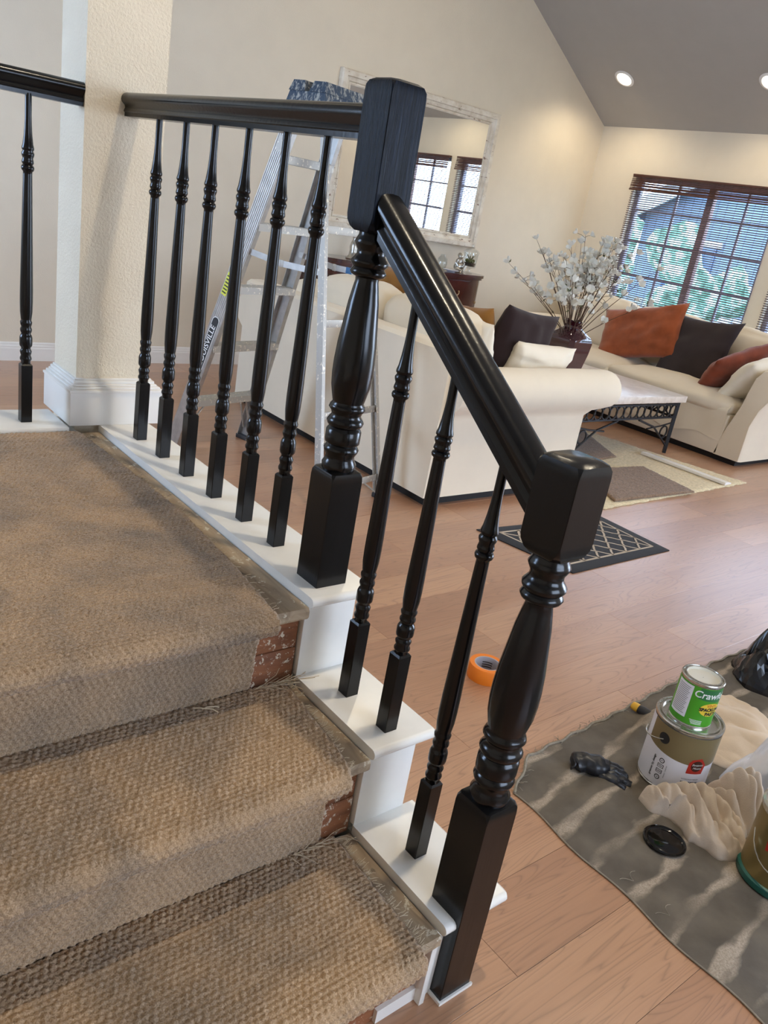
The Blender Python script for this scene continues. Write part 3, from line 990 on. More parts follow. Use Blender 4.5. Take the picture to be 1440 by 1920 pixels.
# frayed threads along the cut edge
m = MB()
rs = random.Random(11)
def strand(p_, L, d, r_=0.0006):
    q = Vector(p_)
    pts = [q.copy()]
    d = Vector(d)
    for k in range(4):
        d = (d + Vector((rs.uniform(-0.4, 0.4), rs.uniform(-0.4, 0.4), rs.uniform(-0.25, 0.25)))).normalized()
        q = q + d * L / 4
        pts.append(q.copy())
    m.tube(pts, r_, 4)
for i in range(90):
    y = rs.uniform(0.0, 1.1)
    strand((xr_land(y, 0) - 0.004, y, Z3 - 0.010), rs.uniform(0.006, 0.018), (1, 0, 0.1))
for i in range(70):
    y = rs.uniform(-0.26, 0.01)
    strand((float(np.interp(y, [-0.27, -0.2, 0.0], [-0.058, -0.043, -0.020])) - 0.004, y, Z2 - 0.009), rs.uniform(0.006, 0.018), (1, 0, 0.1))
for i in range(80):
    y = rs.uniform(-0.51, -0.25)
    strand((float(np.interp(y, [-0.53, -0.45, -0.25], [-0.052, -0.045, -0.036])) - 0.004, y, Z1 - 0.009), rs.uniform(0.006, 0.020), (1, 0, 0.1))
strand((-0.235, OV - 0.01, Z2 - 0.002), 0.05, (0.8, -0.7, 0.05), 0.0012)
strand((-0.22, OV - 0.02, Z2 - 0.002), 0.04, (0.9, 0.1, 0.05), 0.0012)
for i in range(26):
    strand((rs.uniform(-0.10, -0.03), OV - 0.004, Z2 - 0.003), rs.uniform(0.03, 0.075), (0.7, -0.6, 0.3))
for i in range(18):
    strand((rs.uniform(-0.16, -0.04), -G + OV - 0.004, Z1 - 0.003), rs.uniform(0.02, 0.06), (0.6, -0.4, 0.2))
stuff(m.build('frayed_threads', 'thread', ca, fix=False))

# ------------------------------------------------------------------ pillar at the landing corner
struct(MB().bx(-0.057, 0.163, 1.20, 1.388, 0, ceil_z(-0.057) - 0.001).build('wall_pillar', 'pillar', smooth=False))
m = MB()
def ring(x0, x1, y0, y1, z0, z1, b=0.001):
    m.bx(x0, x1, y0, y1, z0, z1, b)
# plinth and two-step moulding round the pillar foot
def skirt(e, z0, z1, b=0.0015):
    m.bx(-0.057 - e * 0.62, 0.163 + e * 0.5, 1.20 - e, 1.388, z0, z1, b)
skirt(0.050, Z3, Z3 + 0.098)
skirt(0.056, Z3 + 0.098, Z3 + 0.106)
skirt(0.042, Z3 + 0.106, Z3 + 0.112)
skirt(0.030, Z3 + 0.112, Z3 + 0.117)
skirt(0.021, Z3 + 0.117, Z3 + 0.125)
skirt(0.010, Z3 + 0.125, Z3 + 0.130)
struct(m.build('baseboard_pillar', 'trim'))

# ------------------------------------------------------------------ newel posts
TURN = [(0.030, 0), (0.033, 0.005), (0.0345, 0.015), (0.030, 0.023), (0.028, 0.031), (0.033, 0.039), (0.035, 0.045), (0.031, 0.051), (0.029, 0.054),
        (0.034, 0.057), (0.0347, 0.061), (0.0347, 0.081), (0.032, 0.085), (0.030, 0.088), (0.034, 0.092), (0.0365, 0.099), (0.033, 0.105), (0.0285, 0.111),
        (0.031, 0.118), (0.036, 0.124), (0.034, 0.130), (0.030, 0.135), (0.031, 0.138), (0.0335, 0.148), (0.0375, 0.166), (0.0393, 0.189), (0.0392, 0.213), (0.0372, 0.245),
        (0.0325, 0.285), (0.0285, 0.32), (0.024, 0.345), (0.0215, 0.357), (0.022, 0.363), (0.031, 0.367), (0.0338, 0.372), (0.031, 0.377), (0.029, 0.380), (0.034, 0.386),
        (0.0345, 0.391), (0.030, 0.397), (0.0265, 0.402), (0.0262, 0.409), (0.030, 0.416), (0.0328, 0.422), (0.030, 0.428), (0.027, 0.434), (0.027, 0.445)]
def lambs_block(s, z0, z1, top_soft, bottom_soft):
    """square block whose ends curve in from the corners"""
    h = s / 2
    rows = []
    def ringp(e, c, z):
        a, b = h - e, max(h - e - c, 0.001)
        return [(a, -b, z), (a, b, z), (b, a, z), (-b, a, z), (-a, b, z), (-a, -b, z), (-b, -a, z), (b, -a, z)]
    if bottom_soft:
        rows += [ringp(0.007, 0.012, z0), ringp(0.002, 0.009, z0 + 0.006), ringp(0.0, 0.004, z0 + 0.016), ringp(0.0, 0.0012, z0 + 0.026)]
    else:
        rows += [ringp(0, 0.0012, z0)]
    if top_soft:
        rows += [ringp(0.0, 0.0012, z1 - 0.022), ringp(0.0, 0.003, z1 - 0.011), ringp(0.002, 0.006, z1 - 0.004), ringp(0.008, 0.010, z1)]
    else:
        rows += [ringp(0.0, 0.0012, z1 - 0.004), ringp(0.003, 0.0012, z1)]
    m = MB()
    for r_ in rows:
        m.v += r_
    for k in range(len(rows) - 1):
        m.f += [(k * 8 + i, k * 8 + (i + 1) % 8, k * 8 + 8 + (i + 1) % 8, k * 8 + 8 + i) for i in range(8)]
    m.f += [tuple(range(7, -1, -1)), tuple((len(rows) - 1) * 8 + i for i in range(8))]
    return m
NS = 0.0745
def newel(loc, zbase, zblock, ztop, label, block_mat):
    o = thing('newel_post', label, 'post', loc, None, 'black newel posts of the railing')
    lambs_block(NS, 0, zbase, True, False).build('base_block', 'black', o, angle=30)
    k = (zblock - zbase + 0.012) / 0.445
    MB().lathe([(r_, zbase - 0.006 + z * k) for r_, z in TURN], 40).build('turned_shaft', 'black', o, angle=60)
    lambs_block(NS + 0.002, zblock, ztop, True, True).build('cap_block', block_mat, o, angle=30)
    return o
nu = newel((0.0697, 0.0779, Z3), 0.246, 0.690, 0.934, 'tall black newel post on the landing, where both handrails meet', 'black_brushed')
nl = newel((0.0609, -0.4711, 0.0), 0.424, 0.868, 1.018, 'black newel post standing on the floor at the stair foot', 'black')
MB().bx(-NS / 2 - 0.004, NS / 2 + 0.004, -NS / 2 - 0.004, -NS / 2, 0, 0.007).bx(-NS / 2 - 0.004, -NS / 2, -NS / 2, -NS / 2 + 0.03, 0, 0.007).build('white_foot_bead', 'white_board', nl)

# ------------------------------------------------------------------ balusters
BP = [(0.0125, 0.0), (0.0125, 0.012), (0.0150, 0.016), (0.0155, 0.022), (0.0128, 0.031), (0.0150, 0.041), (0.0155, 0.046), (0.0125, 0.053), (0.0122, 0.058),
      (0.0160, 0.064), (0.0168, 0.070), (0.0168, 0.092), (0.0150, 0.100), (0.0122, 0.106), (0.0152, 0.116), (0.0152, 0.122), (0.0126, 0.130), (0.0150, 0.139),
      (0.0156, 0.146), (0.0132, 0.152), (0.0140, 0.158), (0.0160, 0.175), (0.0166, 0.20), (0.0164, 0.23), (0.0150, 0.30), (0.0130, 0.40), (0.0112, 0.485), (0.0112, 0.492),
      (0.0150, 0.497), (0.0162, 0.504), (0.0150, 0.510), (0.0118, 0.513), (0.0148, 0.520), (0.0142, 0.526), (0.0128, 0.534), (0.0152, 0.543), (0.0156, 0.549), (0.0126, 0.556), (0.0150, 0.561),
      (0.0150, 0.566), (0.0128, 0.577), (0.0104, 0.597), (0.0090, 0.617), (0.0082, 0.637), (0.0080, 0.690)]
BS = 0.0299
def squeeze(z):
    # tighter bead clusters, longer plain tapers
    return float(np.interp(z, [0.0, 0.158, 0.30, 0.485, 0.577, 0.690], [0.0, 0.128, 0.285, 0.500, 0.572, 0.690]))
BP = [(r_, squeeze(z_)) for r_, z_ in BP]
def baluster(x, y, z, L, label, group):
    o = thing('baluster', label, 'baluster', (x, y, z), None, group)
    b = 0.167
    lambs_block(BS, 0, b, False, False).build('base_block', 'black', o, angle=30)
    k = (L - b + 0.004) / 0.690
    MB().lathe([(r_, b - 0.002 + q * k) for r_, q in BP], 20).build('spindle', 'black', o, angle=60)
    return o
bys = [0.9996, 0.8434, 0.6949, 0.5395, 0.3869, 0.2419]
names = ['first slim black baluster from the pillar on the landing rail', 'second slim black baluster from the pillar on the landing rail',
         'third slim black baluster from the pillar on the landing rail', 'fourth slim black baluster from the pillar on the landing rail',
         'slim black baluster on the landing, second from the tall newel post', 'slim black baluster on the landing right beside the tall newel post']
BX = 0.0516 + BS / 2
for i, y in enumerate(bys):
    baluster(BX, y + BS / 2, Z3, 1.402 - Z3, names[i], 'balusters under the landing rail')
baluster(BX, -0.0863 + BS / 2, Z2, 1.150 - Z2, 'black baluster on the middle white step, nearer the riser', 'balusters under the sloping rail')
baluster(BX, -0.2131 + BS / 2, Z2, 1.060 - Z2, 'shorter black baluster on the nosing of the middle white step', 'balusters under the sloping rail')
baluster(BX, -0.355 + BS / 2, Z1, 0.958 - Z1, 'single black baluster on the lowest white step', 'balusters under the sloping rail')
baluster(-0.192, 1.213, Z3, 1.409 - Z3, 'lone black baluster left of the plaster pillar', 'balusters under the left rail')

# ------------------------------------------------------------------ handrails
def rail_profile(wd, ht):
    h = wd / 2
    half = [(0.62 * h, 0.0), (0.62 * h, 0.16 * ht), (0.72 * h, 0.20 * ht), (0.70 * h, 0.26 * ht), (0.60 * h, 0.36 * ht), (0.66 * h, 0.46 * ht), (0.94 * h, 0.58 * ht), (1.0 * h, 0.68 * ht),
            (0.97 * h, 0.80 * ht), (0.82 * h, 0.91 * ht), (0.5 * h, 0.98 * ht)]
    return [(x, z) for x, z in half] + [(0.0, ht)] + [(-x, z) for x, z in reversed(half)]
def rail(name, a, b, side, upv, wd, ht, mat, label):
    m = MB()
    m.sweep(rail_profile(wd, ht), [(a, side, upv), (b, side, upv)])
    o = m.build(name, mat, None, angle=35)
    tag(o, label, 'handrail')
    return o
rail('handrail', (0.0665, 0.0779 + NS / 2, 1.400), (0.0665, 1.1995, 1.405), (1, 0, 0), (0, 0, 1), 0.058, 0.059, 'black', 'level black handrail between the plaster pillar and tall newel post')
rail('handrail', (XL + 0.001, 1.225, 1.407), (-0.0575, 1.225, 1.407), (0, 1, 0), (0, 0, 1), 0.058, 0.058, 'black', 'black handrail ending on the left side of the plaster pillar')
y_a, y_b = 0.0779 - NS / 2 - 0.001, -0.4711 + NS / 2 + 0.002
z_a, z_b = 1.318 - 0.077, 1.318 - 0.077 - 0.728 * (y_a - y_b)
rail('handrail', (0.0665, y_a, z_a), (0.0665, y_b, z_b), (1, 0, 0), (0, 0, 1.0), 0.060, 0.079, 'black', 'sloping glossy black handrail descending beside the steps')

# ------------------------------------------------------------------ step ladder
lad = thing('step_ladder', 'paint-spattered aluminium step ladder with blue plastic top cap', 'ladder', (1.23, 1.957, 0), Euler((0, 0, 0.255)))
# local frame: x along the steps (FL -> FR), -y towards the rear legs
H_ = 1.678
FLb, FRb = Vector((-0.2585, 0.563, 0)), Vector((0.2585, 0.563, 0))
FLt, FRt = Vector((-0.1435, 0.06, H_)), Vector((0.1435, 0.06, H_))
RLb, RRb = Vector((-0.2255, -0.397, 0)), Vector((0.2255, -0.397, 0))
RLt, RRt = Vector((-0.1435, -0.06, H_)), Vector((0.1435, -0.06, H_))
def channel(a, b, depth, wdt, sgn, name, mat, ribs=0):
    """U channel: web faces outwards (sgn * local x), flanges inwards"""
    d = (b - a).normalized()
    x_ = Vector((sgn, 0, 0))
    x_ = (x_ - d * x_.dot(d)).normalized()
    y_ = d.cross(x_).normalized()
    th = 0.0025
    if ribs:
        prof = [(0, -depth / 2)]
        for k in range(ribs):
            t0 = -depth / 2 + depth * (k + 0.15) / ribs
            t1 = -depth / 2 + depth * (k + 0.5) / ribs
            t2 = -depth / 2 + depth * (k + 0.85) / ribs
            prof += [(0.0, t0), (0.0022, t0 + 0.001), (0.0022, t1), (0.0, t2)]
        prof += [(0, depth / 2)]
    else:
        prof = [(0, -depth / 2), (0, depth / 2)]
    prof += [(-wdt, depth / 2), (-wdt, depth / 2 - th), (-th, depth / 2 - th), (-th, -depth / 2 + th), (-wdt, -depth / 2 + th), (-wdt, -depth / 2)]
    m = MB()
    m.sweep(prof, [(a, x_, y_), (b, x_, y_)])
    return m.build(name, mat, lad, angle=25), x_, y_, d
fl_rail, fx, fy, fd = channel(FLb, FLt, 0.074, 0.026, -1, 'front_rail', 'alu', 7)
fr_rail, gx, gy, gd = channel(FRb, FRt, 0.074, 0.026, 1, 'front_rail', 'alu', 7)
channel(RLb, RLt, 0.034, 0.020, -1, 'rear_rail', 'alu_dirty')
channel(RRb, RRt, 0.034, 0.020, 1, 'rear_rail', 'alu_dirty')
def lerp(a, b, z):
    return a + (b - a) * (z / H_)
for k in range(1, 6):
    z = 0.285 * k
    a, b = lerp(FLb, FLt, z), lerp(FRb, FRt, z)
    c = (a + b) / 2
    m = MB()
    L_ = (b - a).length - 0.006
    m.bx(-L_ / 2, L_ / 2, -0.038, 0.038, -0.003, 0.0, 0.0006).bx(-L_ / 2, L_ / 2, -0.038, -0.0355, -0.032, -0.002).bx(-L_ / 2, L_ / 2, 0.0355, 0.038, -0.032, -0.002)
    for q in range(5):
        m.bx(-L_ / 2, L_ / 2, -0.03 + q * 0.015 - 0.002, -0.03 + q * 0.015 + 0.002, 0, 0.0015)
    m.build('step', 'alu_dirty', lad, c)
for k, z in enumerate((0.10, 0.42, 0.80, 1.17)):
    a, b = lerp(RLb, RLt, z), lerp(RRb, RRt, z)
    c = (a + b) / 2
    MB().box((0, 0, 0), ((b - a).length - 0.004, 0.006, 0.032), 0.001).build('rear_brace', 'alu_dirty', lad, c)
# bottom step knee braces and feet
for sx, a in ((1, FLb), (-1, FRb)):
    p0 = lerp(FLb, FLt, 0.28) if sx == 1 else lerp(FRb, FRt, 0.28)
    q0 = lerp(FLb, FLt, 0.07) if sx == 1 else lerp(FRb, FRt, 0.07)
    for dy in (-0.022, 0.022):
        MB().tube([p0 + Vector((sx * 0.11, dy, -0.012)), q0 + Vector((sx * 0.012, dy, 0))], 0.0045, 6).build('knee_brace', 'alu_dirty', lad)
for sx, a in ((1, RLb), (-1, RRb)):
    MB().tube([a + Vector((sx * 0.12, 0.03, 0.095)), a + Vector((sx * 0.01, 0.005, 0.02))], 0.0045, 6).build('knee_brace', 'alu_dirty', lad)
for a, dp in ((FLb, 0.085), (FRb, 0.085), (RLb, 0.05), (RRb, 0.05)):
    MB().box(a + Vector((-0.010 * (1 if a.x > 0 else -1), 0, 0.012)), (0.034, dp, 0.024), 0.004).build('rubber_foot', 'handle_black', lad)
# spreader bars, one on each side, joined by a long strap
for sx in (-1, 1):
    zf = 1.02
    a = lerp(FLb if sx < 0 else FRb, FLt if sx < 0 else FRt, zf) + Vector((-sx * 0.012, 0, 0))
    b = lerp(RLb if sx < 0 else RRb, RLt if sx < 0 else RRt, zf - 0.02) + Vector((-sx * 0.006, 0, 0))
    mid = (a + b) / 2 + Vector((0, 0, -0.012))
    d1 = (mid - a)
    m = MB()
    for p0, p1 in ((a, mid), (mid, b)):
        d = (p1 - p0)
        m.sweep([(-0.0015, -0.013), (0.0015, -0.013), (0.0015, 0.013), (-0.0015, 0.013)], [(p0, (1, 0, 0), (0, 0, 1)), (p1, (1, 0, 0), (0, 0, 1))])
    s_ = m.build('spreader_bar', 'alu', lad)
    MB().box(mid, (0.007, 0.02, 0.03), 0.002).build('spreader_hinge', 'alu_dirty', s_)
    if sx > 0:
        MB().box(a + (b - a) * 0.70 + Vector((0, 0, -0.007)), (0.006, 0.035, 0.028), 0.001).build('blue_tape_band', 'blue_tape', s_)
# top cap: two moulded blocks in one plastic cap
cap = MB()
def wedge(x0, x1, y0, y1, z0, z1, t_):
    v_ = [(x0, y0, z0), (x1, y0, z0), (x1, y1, z0), (x0, y1, z0), (x0 + t_, y0 + t_, z1), (x1 - t_, y0 + t_, z1), (x1 - t_, y1 - t_, z1), (x0 + t_, y1 - t_, z1)]
    cap.add(v_, [(3, 2, 1, 0), (4, 5, 6, 7), (0, 1, 5, 4), (1, 2, 6, 5), (2, 3, 7, 6), (3, 0, 4, 7)])
wedge(-0.185, 0.185, -0.105, 0.105, H_ - 0.060, H_ - 0.012, 0.010)
wedge(-0.180, 0.180, -0.098, -0.012, H_ - 0.012, H_ + 0.028, 0.012)
wedge(-0.180, 0.180, 0.012, 0.098, H_ - 0.012, H_ + 0.028, 0.012)
cp = cap.build('top_cap', 'blue_cap', lad, smooth=False)
MB().bx(-0.02, 0.03, -0.112, -0.104, H_ - 0.07, H_ - 0.035, 0.003).build('paint_clip', 'handle_black', cp)
# stickers on the outer web of the front left rail
def on_web(u, v, out=0.0030):
    # u along the rail from the foot, v across the rail
    return FLb + fd * u + fx * out + fy * v
def web_patch(u0, u1, v0, v1, name, mat, out, rnd=0.0):
    m = MB()
    if rnd > 0:
        pts = []
        for cx, cy, a0 in ((u1 - rnd, v1 - rnd, 0), (u0 + rnd, v1 - rnd, 90), (u0 + rnd, v0 + rnd, 180), (u1 - rnd, v0 + rnd, 270)):
            for k in range(6):
                a = rad(a0 + 18 * k)
                pts.append((cx + rnd * math.cos(a), cy + rnd * math.sin(a)))
    else:
        pts = [(u0, v0), (u1, v0), (u1, v1), (u0, v1)]
    n = len(pts)
    m.v = [on_web(a, b, out) for a, b in pts] + [on_web(a, b, out - 0.0006) for a, b in pts]
    m.f = [tuple(range(n)), tuple(range(2 * n - 1, n - 1, -1))] + [(i, (i + 1) % n, n + (i + 1) % n, n + i) for i in range(n)]
    return m.build(name, mat, fl_rail, smooth=False)
web_patch(0.425, 0.735, -0.022, 0.022, 'brand_sticker', 'sticker_white', 0.0031, 0.02)
web_patch(0.428, 0.732, -0.0195, 0.0195, 'brand_sticker', 'sticker_black', 0.0036, 0.018)
vs_, fs_ = text_mesh('LOUISVILLE', 0.0405, bold=0.0004)
m = MB()
m.add([on_web(0.590 + x, -y, 0.0041) for x, y, z in vs_], fs_)
m.add([on_web(a, b, 0.0041) for a, b in ((0.438, -0.010), (0.463, -0.010), (0.463, -0.004), (0.445, 0.0), (0.463, 0.004), (0.463, 0.012), (0.438, 0.002))], [(0, 1, 2, 3), (3, 4, 5, 6, 0)])
m.build('sticker_lettering', 'sticker_white', fl_rail, smooth=False, fix=False)
web_patch(0.84, 0.945, -0.030, 0.004, 'warning_label', 'yellow_label', 0.0031)
m = MB()
for k in range(6):
    a = 0.85 + k * 0.015
    m.add([on_web(q, r_, 0.0035) for q, r_ in ((a, -0.027), (a + 0.006, -0.027), (a + 0.006, -0.001), (a, -0.001))], [(0, 1, 2, 3)])
m.build('warning_print', 'print_black', fl_rail, smooth=False, fix=False)
web_patch(1.50, 1.56, -0.024, 0.014, 'serial_label', 'alu_dirty', 0.0031)

# ------------------------------------------------------------------ mirror on the back wall
mi = thing('wall_mirror', 'large mirror in a distressed whitewashed wood frame on the wall', 'mirror', (3.625, YB - 0.002, 1.08))
W2, Hm = 0.82, 1.08
def frame_bar(x0, z0, x1, z1, wd, t0, t1, name, parent):
    """mitred bar from corner to corner, inner side towards the centre"""
    cx, cz = 0.0, Hm / 2
    ix0, iz0 = x0 + (wd if x0 < cx else -wd), z0 + (wd if z0 < cz else -wd)
    ix1, iz1 = x1 + (wd if x1 < cx else -wd), z1 + (wd if z1 < cz else -wd)
    m = MB()
    pr = [(0.0, 0.0), (0.0, 0.75), (0.12, 1.0), (0.55, 1.0), (0.62, 0.72), (0.92, 0.62), (1.0, 0.35), (1.0, 0.0)]
    vs_ = []
    for (ax, az, bx_, bz) in ((x0, z0, ix0, iz0), (x1, z1, ix1, iz1)):
        for f_, hgt in pr:
            vs_.append((ax + (bx_ - ax) * f_, -(t0 + (t1 - t0) * hgt), az + (bz - az) * f_))
    n = len(pr)
    m.add(vs_, [(i, (i + 1) % n, n + (i + 1) % n, n + i) for i in range(n)] + [tuple(range(n)), tuple(range(2 * n - 1, n - 1, -1))])
    return m.build(name, 'distressed', parent, angle=20)
cs = [(-W2, 0), (W2, 0), (W2, Hm), (-W2, Hm)]
for i in range(4):
    a, b = cs[i], cs[(i + 1) % 4]
    frame_bar(a[0], a[1], b[0], b[1], 0.078, 0.0, 0.045, 'frame_bar', mi)
for i in range(4):
    k = 0.078
    cc = [(-W2 + k, k), (W2 - k, k), (W2 - k, Hm - k), (-W2 + k, Hm - k)]
    a, b = cc[i], cc[(i + 1) % 4]
    frame_bar(a[0], a[1], b[0], b[1], 0.022, 0.0, 0.022, 'inner_lip', mi)
MB().bx(-W2 + 0.09, W2 - 0.09, -0.014, -0.004, 0.09, Hm - 0.09).build('mirror_glass', 'mirror', mi, smooth=False)

# ------------------------------------------------------------------ console dresser below the mirror
dr = thing('console_dresser', 'dark mahogany bow-front dresser with brass pulls below the mirror', 'dresser', (3.50, 4.245, 0))
def bow(hw, d, bulge, rc, n=10):
    """plan outline: back at y=0, bowed front at -d with rounded corners"""
    pts = [(-hw, 0), (-hw, -d + rc)]
    for k in range(1, 6):
        a = PI + PI / 2 * k / 6
        pts.append((-hw + rc + rc * math.cos(a), -d + rc + rc * math.sin(a)))
    for k in range(n + 1):
        x = (-hw + rc) + (2 * hw - 2 * rc) * k / n
        pts.append((x, -d - bulge * (1 - (x / (hw - rc)) ** 2)))
    for k in range(1, 6):
        a = -PI / 2 + PI / 2 * k / 6
        pts.append((hw - rc + rc * math.cos(a), -d + rc + rc * math.sin(a)))
    pts += [(hw, -d + rc), (hw, 0)]
    return pts
MB().prism(bow(0.845, 0.36, 0.05, 0.20), 'z', 0.10, 0.845).build('dresser_body', 'mahogany', dr, angle=35)
m = MB()
m.prism(bow(0.870, 0.385, 0.05, 0.21), 'z', 0.862, 0.884)
m.prism(bow(0.860, 0.375, 0.05, 0.205), 'z', 0.845, 0.862)
m.build('dresser_top', 'mahogany', dr, angle=35)
MB().bx(-0.80, 0.80, -0.34, -0.02, 0.0, 0.10, 0.004).build('plinth', 'mahogany', dr)
def bow_y(x):
    return -0.36 - 0.05 * (1 - (x / 0.645) ** 2)
for row, (z0, z1) in enumerate(((0.62, 0.83), (0.385, 0.60), (0.125, 0.365))):
    for colm, (x0, x1) in enumerate(((-0.63, -0.22), (-0.205, 0.205), (0.22, 0.63))):
        pts = []
        n = 6
        front = [(x0 + (x1 - x0) * k / n, bow_y(x0 + (x1 - x0) * k / n) - 0.010) for k in range(n + 1)]
        back = [(x, y + 0.012) for x, y in reversed(front)]
        d_ = MB().prism(front + back, 'z', z0, z1).build('drawer', 'mahogany', dr, angle=35)
        for xx in ((x0 + x1) / 2,):
            yy = bow_y(xx) - 0.013
            zc = (z0 + z1) / 2 + 0.02
            m = MB()
            m.tube([(xx - 0.04, yy - 0.004, zc), (xx - 0.035, yy - 0.016, zc - 0.012), (xx - 0.018, yy - 0.020, zc - 0.028), (xx + 0.018, yy - 0.020, zc - 0.028), (xx + 0.035, yy - 0.016, zc - 0.012), (xx + 0.04, yy - 0.004, zc)], 0.0045, 7)
            m.ball((xx - 0.04, yy - 0.004, zc), 0.009, 1).ball((xx + 0.04, yy - 0.004, zc), 0.009, 1)
            m.build('drawer_pull', 'brass', d_)
m = MB()
m.lathe([(0.002, -0.012), (0.012, -0.010), (0.013, -0.004), (0.006, 0)], 12)
m.v = [(0.735 + q[0], -0.335 + q[2], 0.66 + q[1]) for q in m.v]
m.build('end_pull', 'brass', dr)

# ornaments on the dresser
DZ = 0.884
fg = thing('seated_figurine', 'small silver figurine of a seated child on the dresser', 'figurine', (4.045, 3.99, DZ))
m = MB()
m.lathe([(0.055, 0), (0.058, 0.006), (0.050, 0.014)], 20)
m.build('figurine_base', 'silver', fg)
m = MB()
m.ball((0, 0, 0.045), (0.040, 0.034, 0.034)).ball((0.004, 0, 0.082), (0.028, 0.024, 0.034)).ball((0.012, -0.004, 0.128), (0.023, 0.023, 0.026), 2)
m.ball((0.012, -0.022, 0.124), (0.006, 0.006, 0.005), 1)
m.tube([(0.028, -0.005, 0.098), (0.046, -0.018, 0.074), (0.030, -0.030, 0.058)], [0.011, 0.010, 0.008], 8)
m.tube([(-0.022, -0.005, 0.098), (-0.040, -0.016, 0.074), (-0.030, -0.034, 0.052)], [0.011, 0.010, 0.008], 8)
m.tube([(0.022, -0.010, 0.036), (0.040, -0.046, 0.050), (0.012, -0.056, 0.018)], [0.018, 0.015, 0.009], 8)
m.tube([(-0.022, -0.010, 0.036), (-0.046, -0.036, 0.030), (-0.010, -0.054, 0.018)], [0.018, 0.015, 0.009], 8)
m.build('figurine_body', 'silver', fg)
MB().ball((0.014, 0.006, 0.138), (0.024, 0.024, 0.020), 2).build('figurine_hair', 'silver', fg)

jar = thing('glass_terrarium', 'lidded clear glass jar with moss and green blades on the dresser', 'terrarium', (4.205, 4.02, DZ))
MB().lathe([(0.034, 0), (0.036, 0.004), (0.014, 0.010), (0.010, 0.030), (0.016, 0.040), (0.052, 0.048), (0.055, 0.052), (0.063, 0.165), (0.060, 0.165), (0.051, 0.056), (0.010, 0.050)], 28, cap=False).build('jar_body', 'glass', jar)
MB().lathe([(0.069, 0.166), (0.070, 0.172), (0.050, 0.192), (0.020, 0.204), (0.010, 0.210), (0.013, 0.222), (0.008, 0.236), (0.001, 0.240)], 28, cap=False).build('jar_lid', 'glass', jar)
MB().lathe([(0.046, 0.058), (0.050, 0.075), (0.051, 0.085)], 20).build('soil', 'soil', jar)
m = MB()
for i in range(12):
    a = 2 * PI * i / 12
    m.ball((0.028 * math.cos(a) * (1 if i % 2 else 0.4), 0.028 * math.sin(a) * (1 if i % 2 else 0.4), 0.090 + 0.006 * (i % 3)), 0.017, 1)
m.build('moss', 'moss', jar)
for i in range(7):
    a = 2 * PI * i / 7
    MB().tube([(0.006 * math.cos(a), 0.006 * math.sin(a), 0.09), (0.016 * math.cos(a), 0.016 * math.sin(a), 0.122), (0.036 * math.cos(a), 0.036 * math.sin(a), 0.150)], [0.0035, 0.004, 0.0008], 5).build('blade', 'leaf', jar)
gv = MB().lathe([(0.030, 0.0), (0.034, 0.004), (0.045, 0.05), (0.040, 0.085), (0.022, 0.108), (0.020, 0.122), (0.017, 0.122), (0.019, 0.106), (0.037, 0.083), (0.042, 0.05), (0.030, 0.008)], 24, cap=False).build('glass_vase', 'glass', None, (3.935, 4.07, DZ))
tag(gv, 'small clear glass vase on the dresser beside the silver figurine', 'vase')
ds = MB().lathe([(0.030, 0.0), (0.034, 0.004), (0.066, 0.014), (0.068, 0.017), (0.060, 0.015), (0.030, 0.007), (0.002, 0.006)], 28).build('white_dish', 'label_white', None, (3.93, 3.94, DZ))
tag(ds, 'white shallow dish on the dresser before the silver figurine', 'dish')
cs_ = MB().lathe([(0.056, 0.0), (0.060, 0.005), (0.054, 0.012), (0.040, 0.025), (0.034, 0.06), (0.038, 0.09), (0.030, 0.12), (0.020, 0.14), (0.024, 0.160), (0.014, 0.175), (0.004, 0.180)], 24).build('silver_ornament', 'silver', None, (2.975, 4.02, DZ))
tag(cs_, 'bell-shaped silver ornament on the dresser, half behind the tall newel post', 'ornament')

# ------------------------------------------------------------------ loveseat with its back to the stairs
def cushion(parent, name, c, s, r_, puff, mat, seed, rot=None, wr=0.006):
    v_, f_ = softbox(s, r_, puff, 12, seed, wr)
    return MB().add(v_, f_).build(name, mat, parent, c, rot, angle=180)
SY0, SLEN = 1.448, 1.86
s1 = thing('loveseat', 'cream slipcovered loveseat with rolled arms, its back to the stairs', 'sofa', (1.672, SY0, 0))
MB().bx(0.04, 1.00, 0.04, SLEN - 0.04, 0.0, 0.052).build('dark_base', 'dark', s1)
MB().bx(0.10, 1.04, 0.15, SLEN - 0.15, 0.05, 0.36, 0.02).build('seat_frame', 'cream', s1)
m = MB()
prof = [(0.0, 0.05), (0.20, 0.05), (0.21, 0.60), (0.20, 0.72), (0.17, 0.752), (0.10, 0.760), (0.03, 0.757), (0.006, 0.740)]
m.prism(prof, 'y', 0.006, SLEN - 0.006)
m.build('sofa_back', 'cream', s1, angle=30)
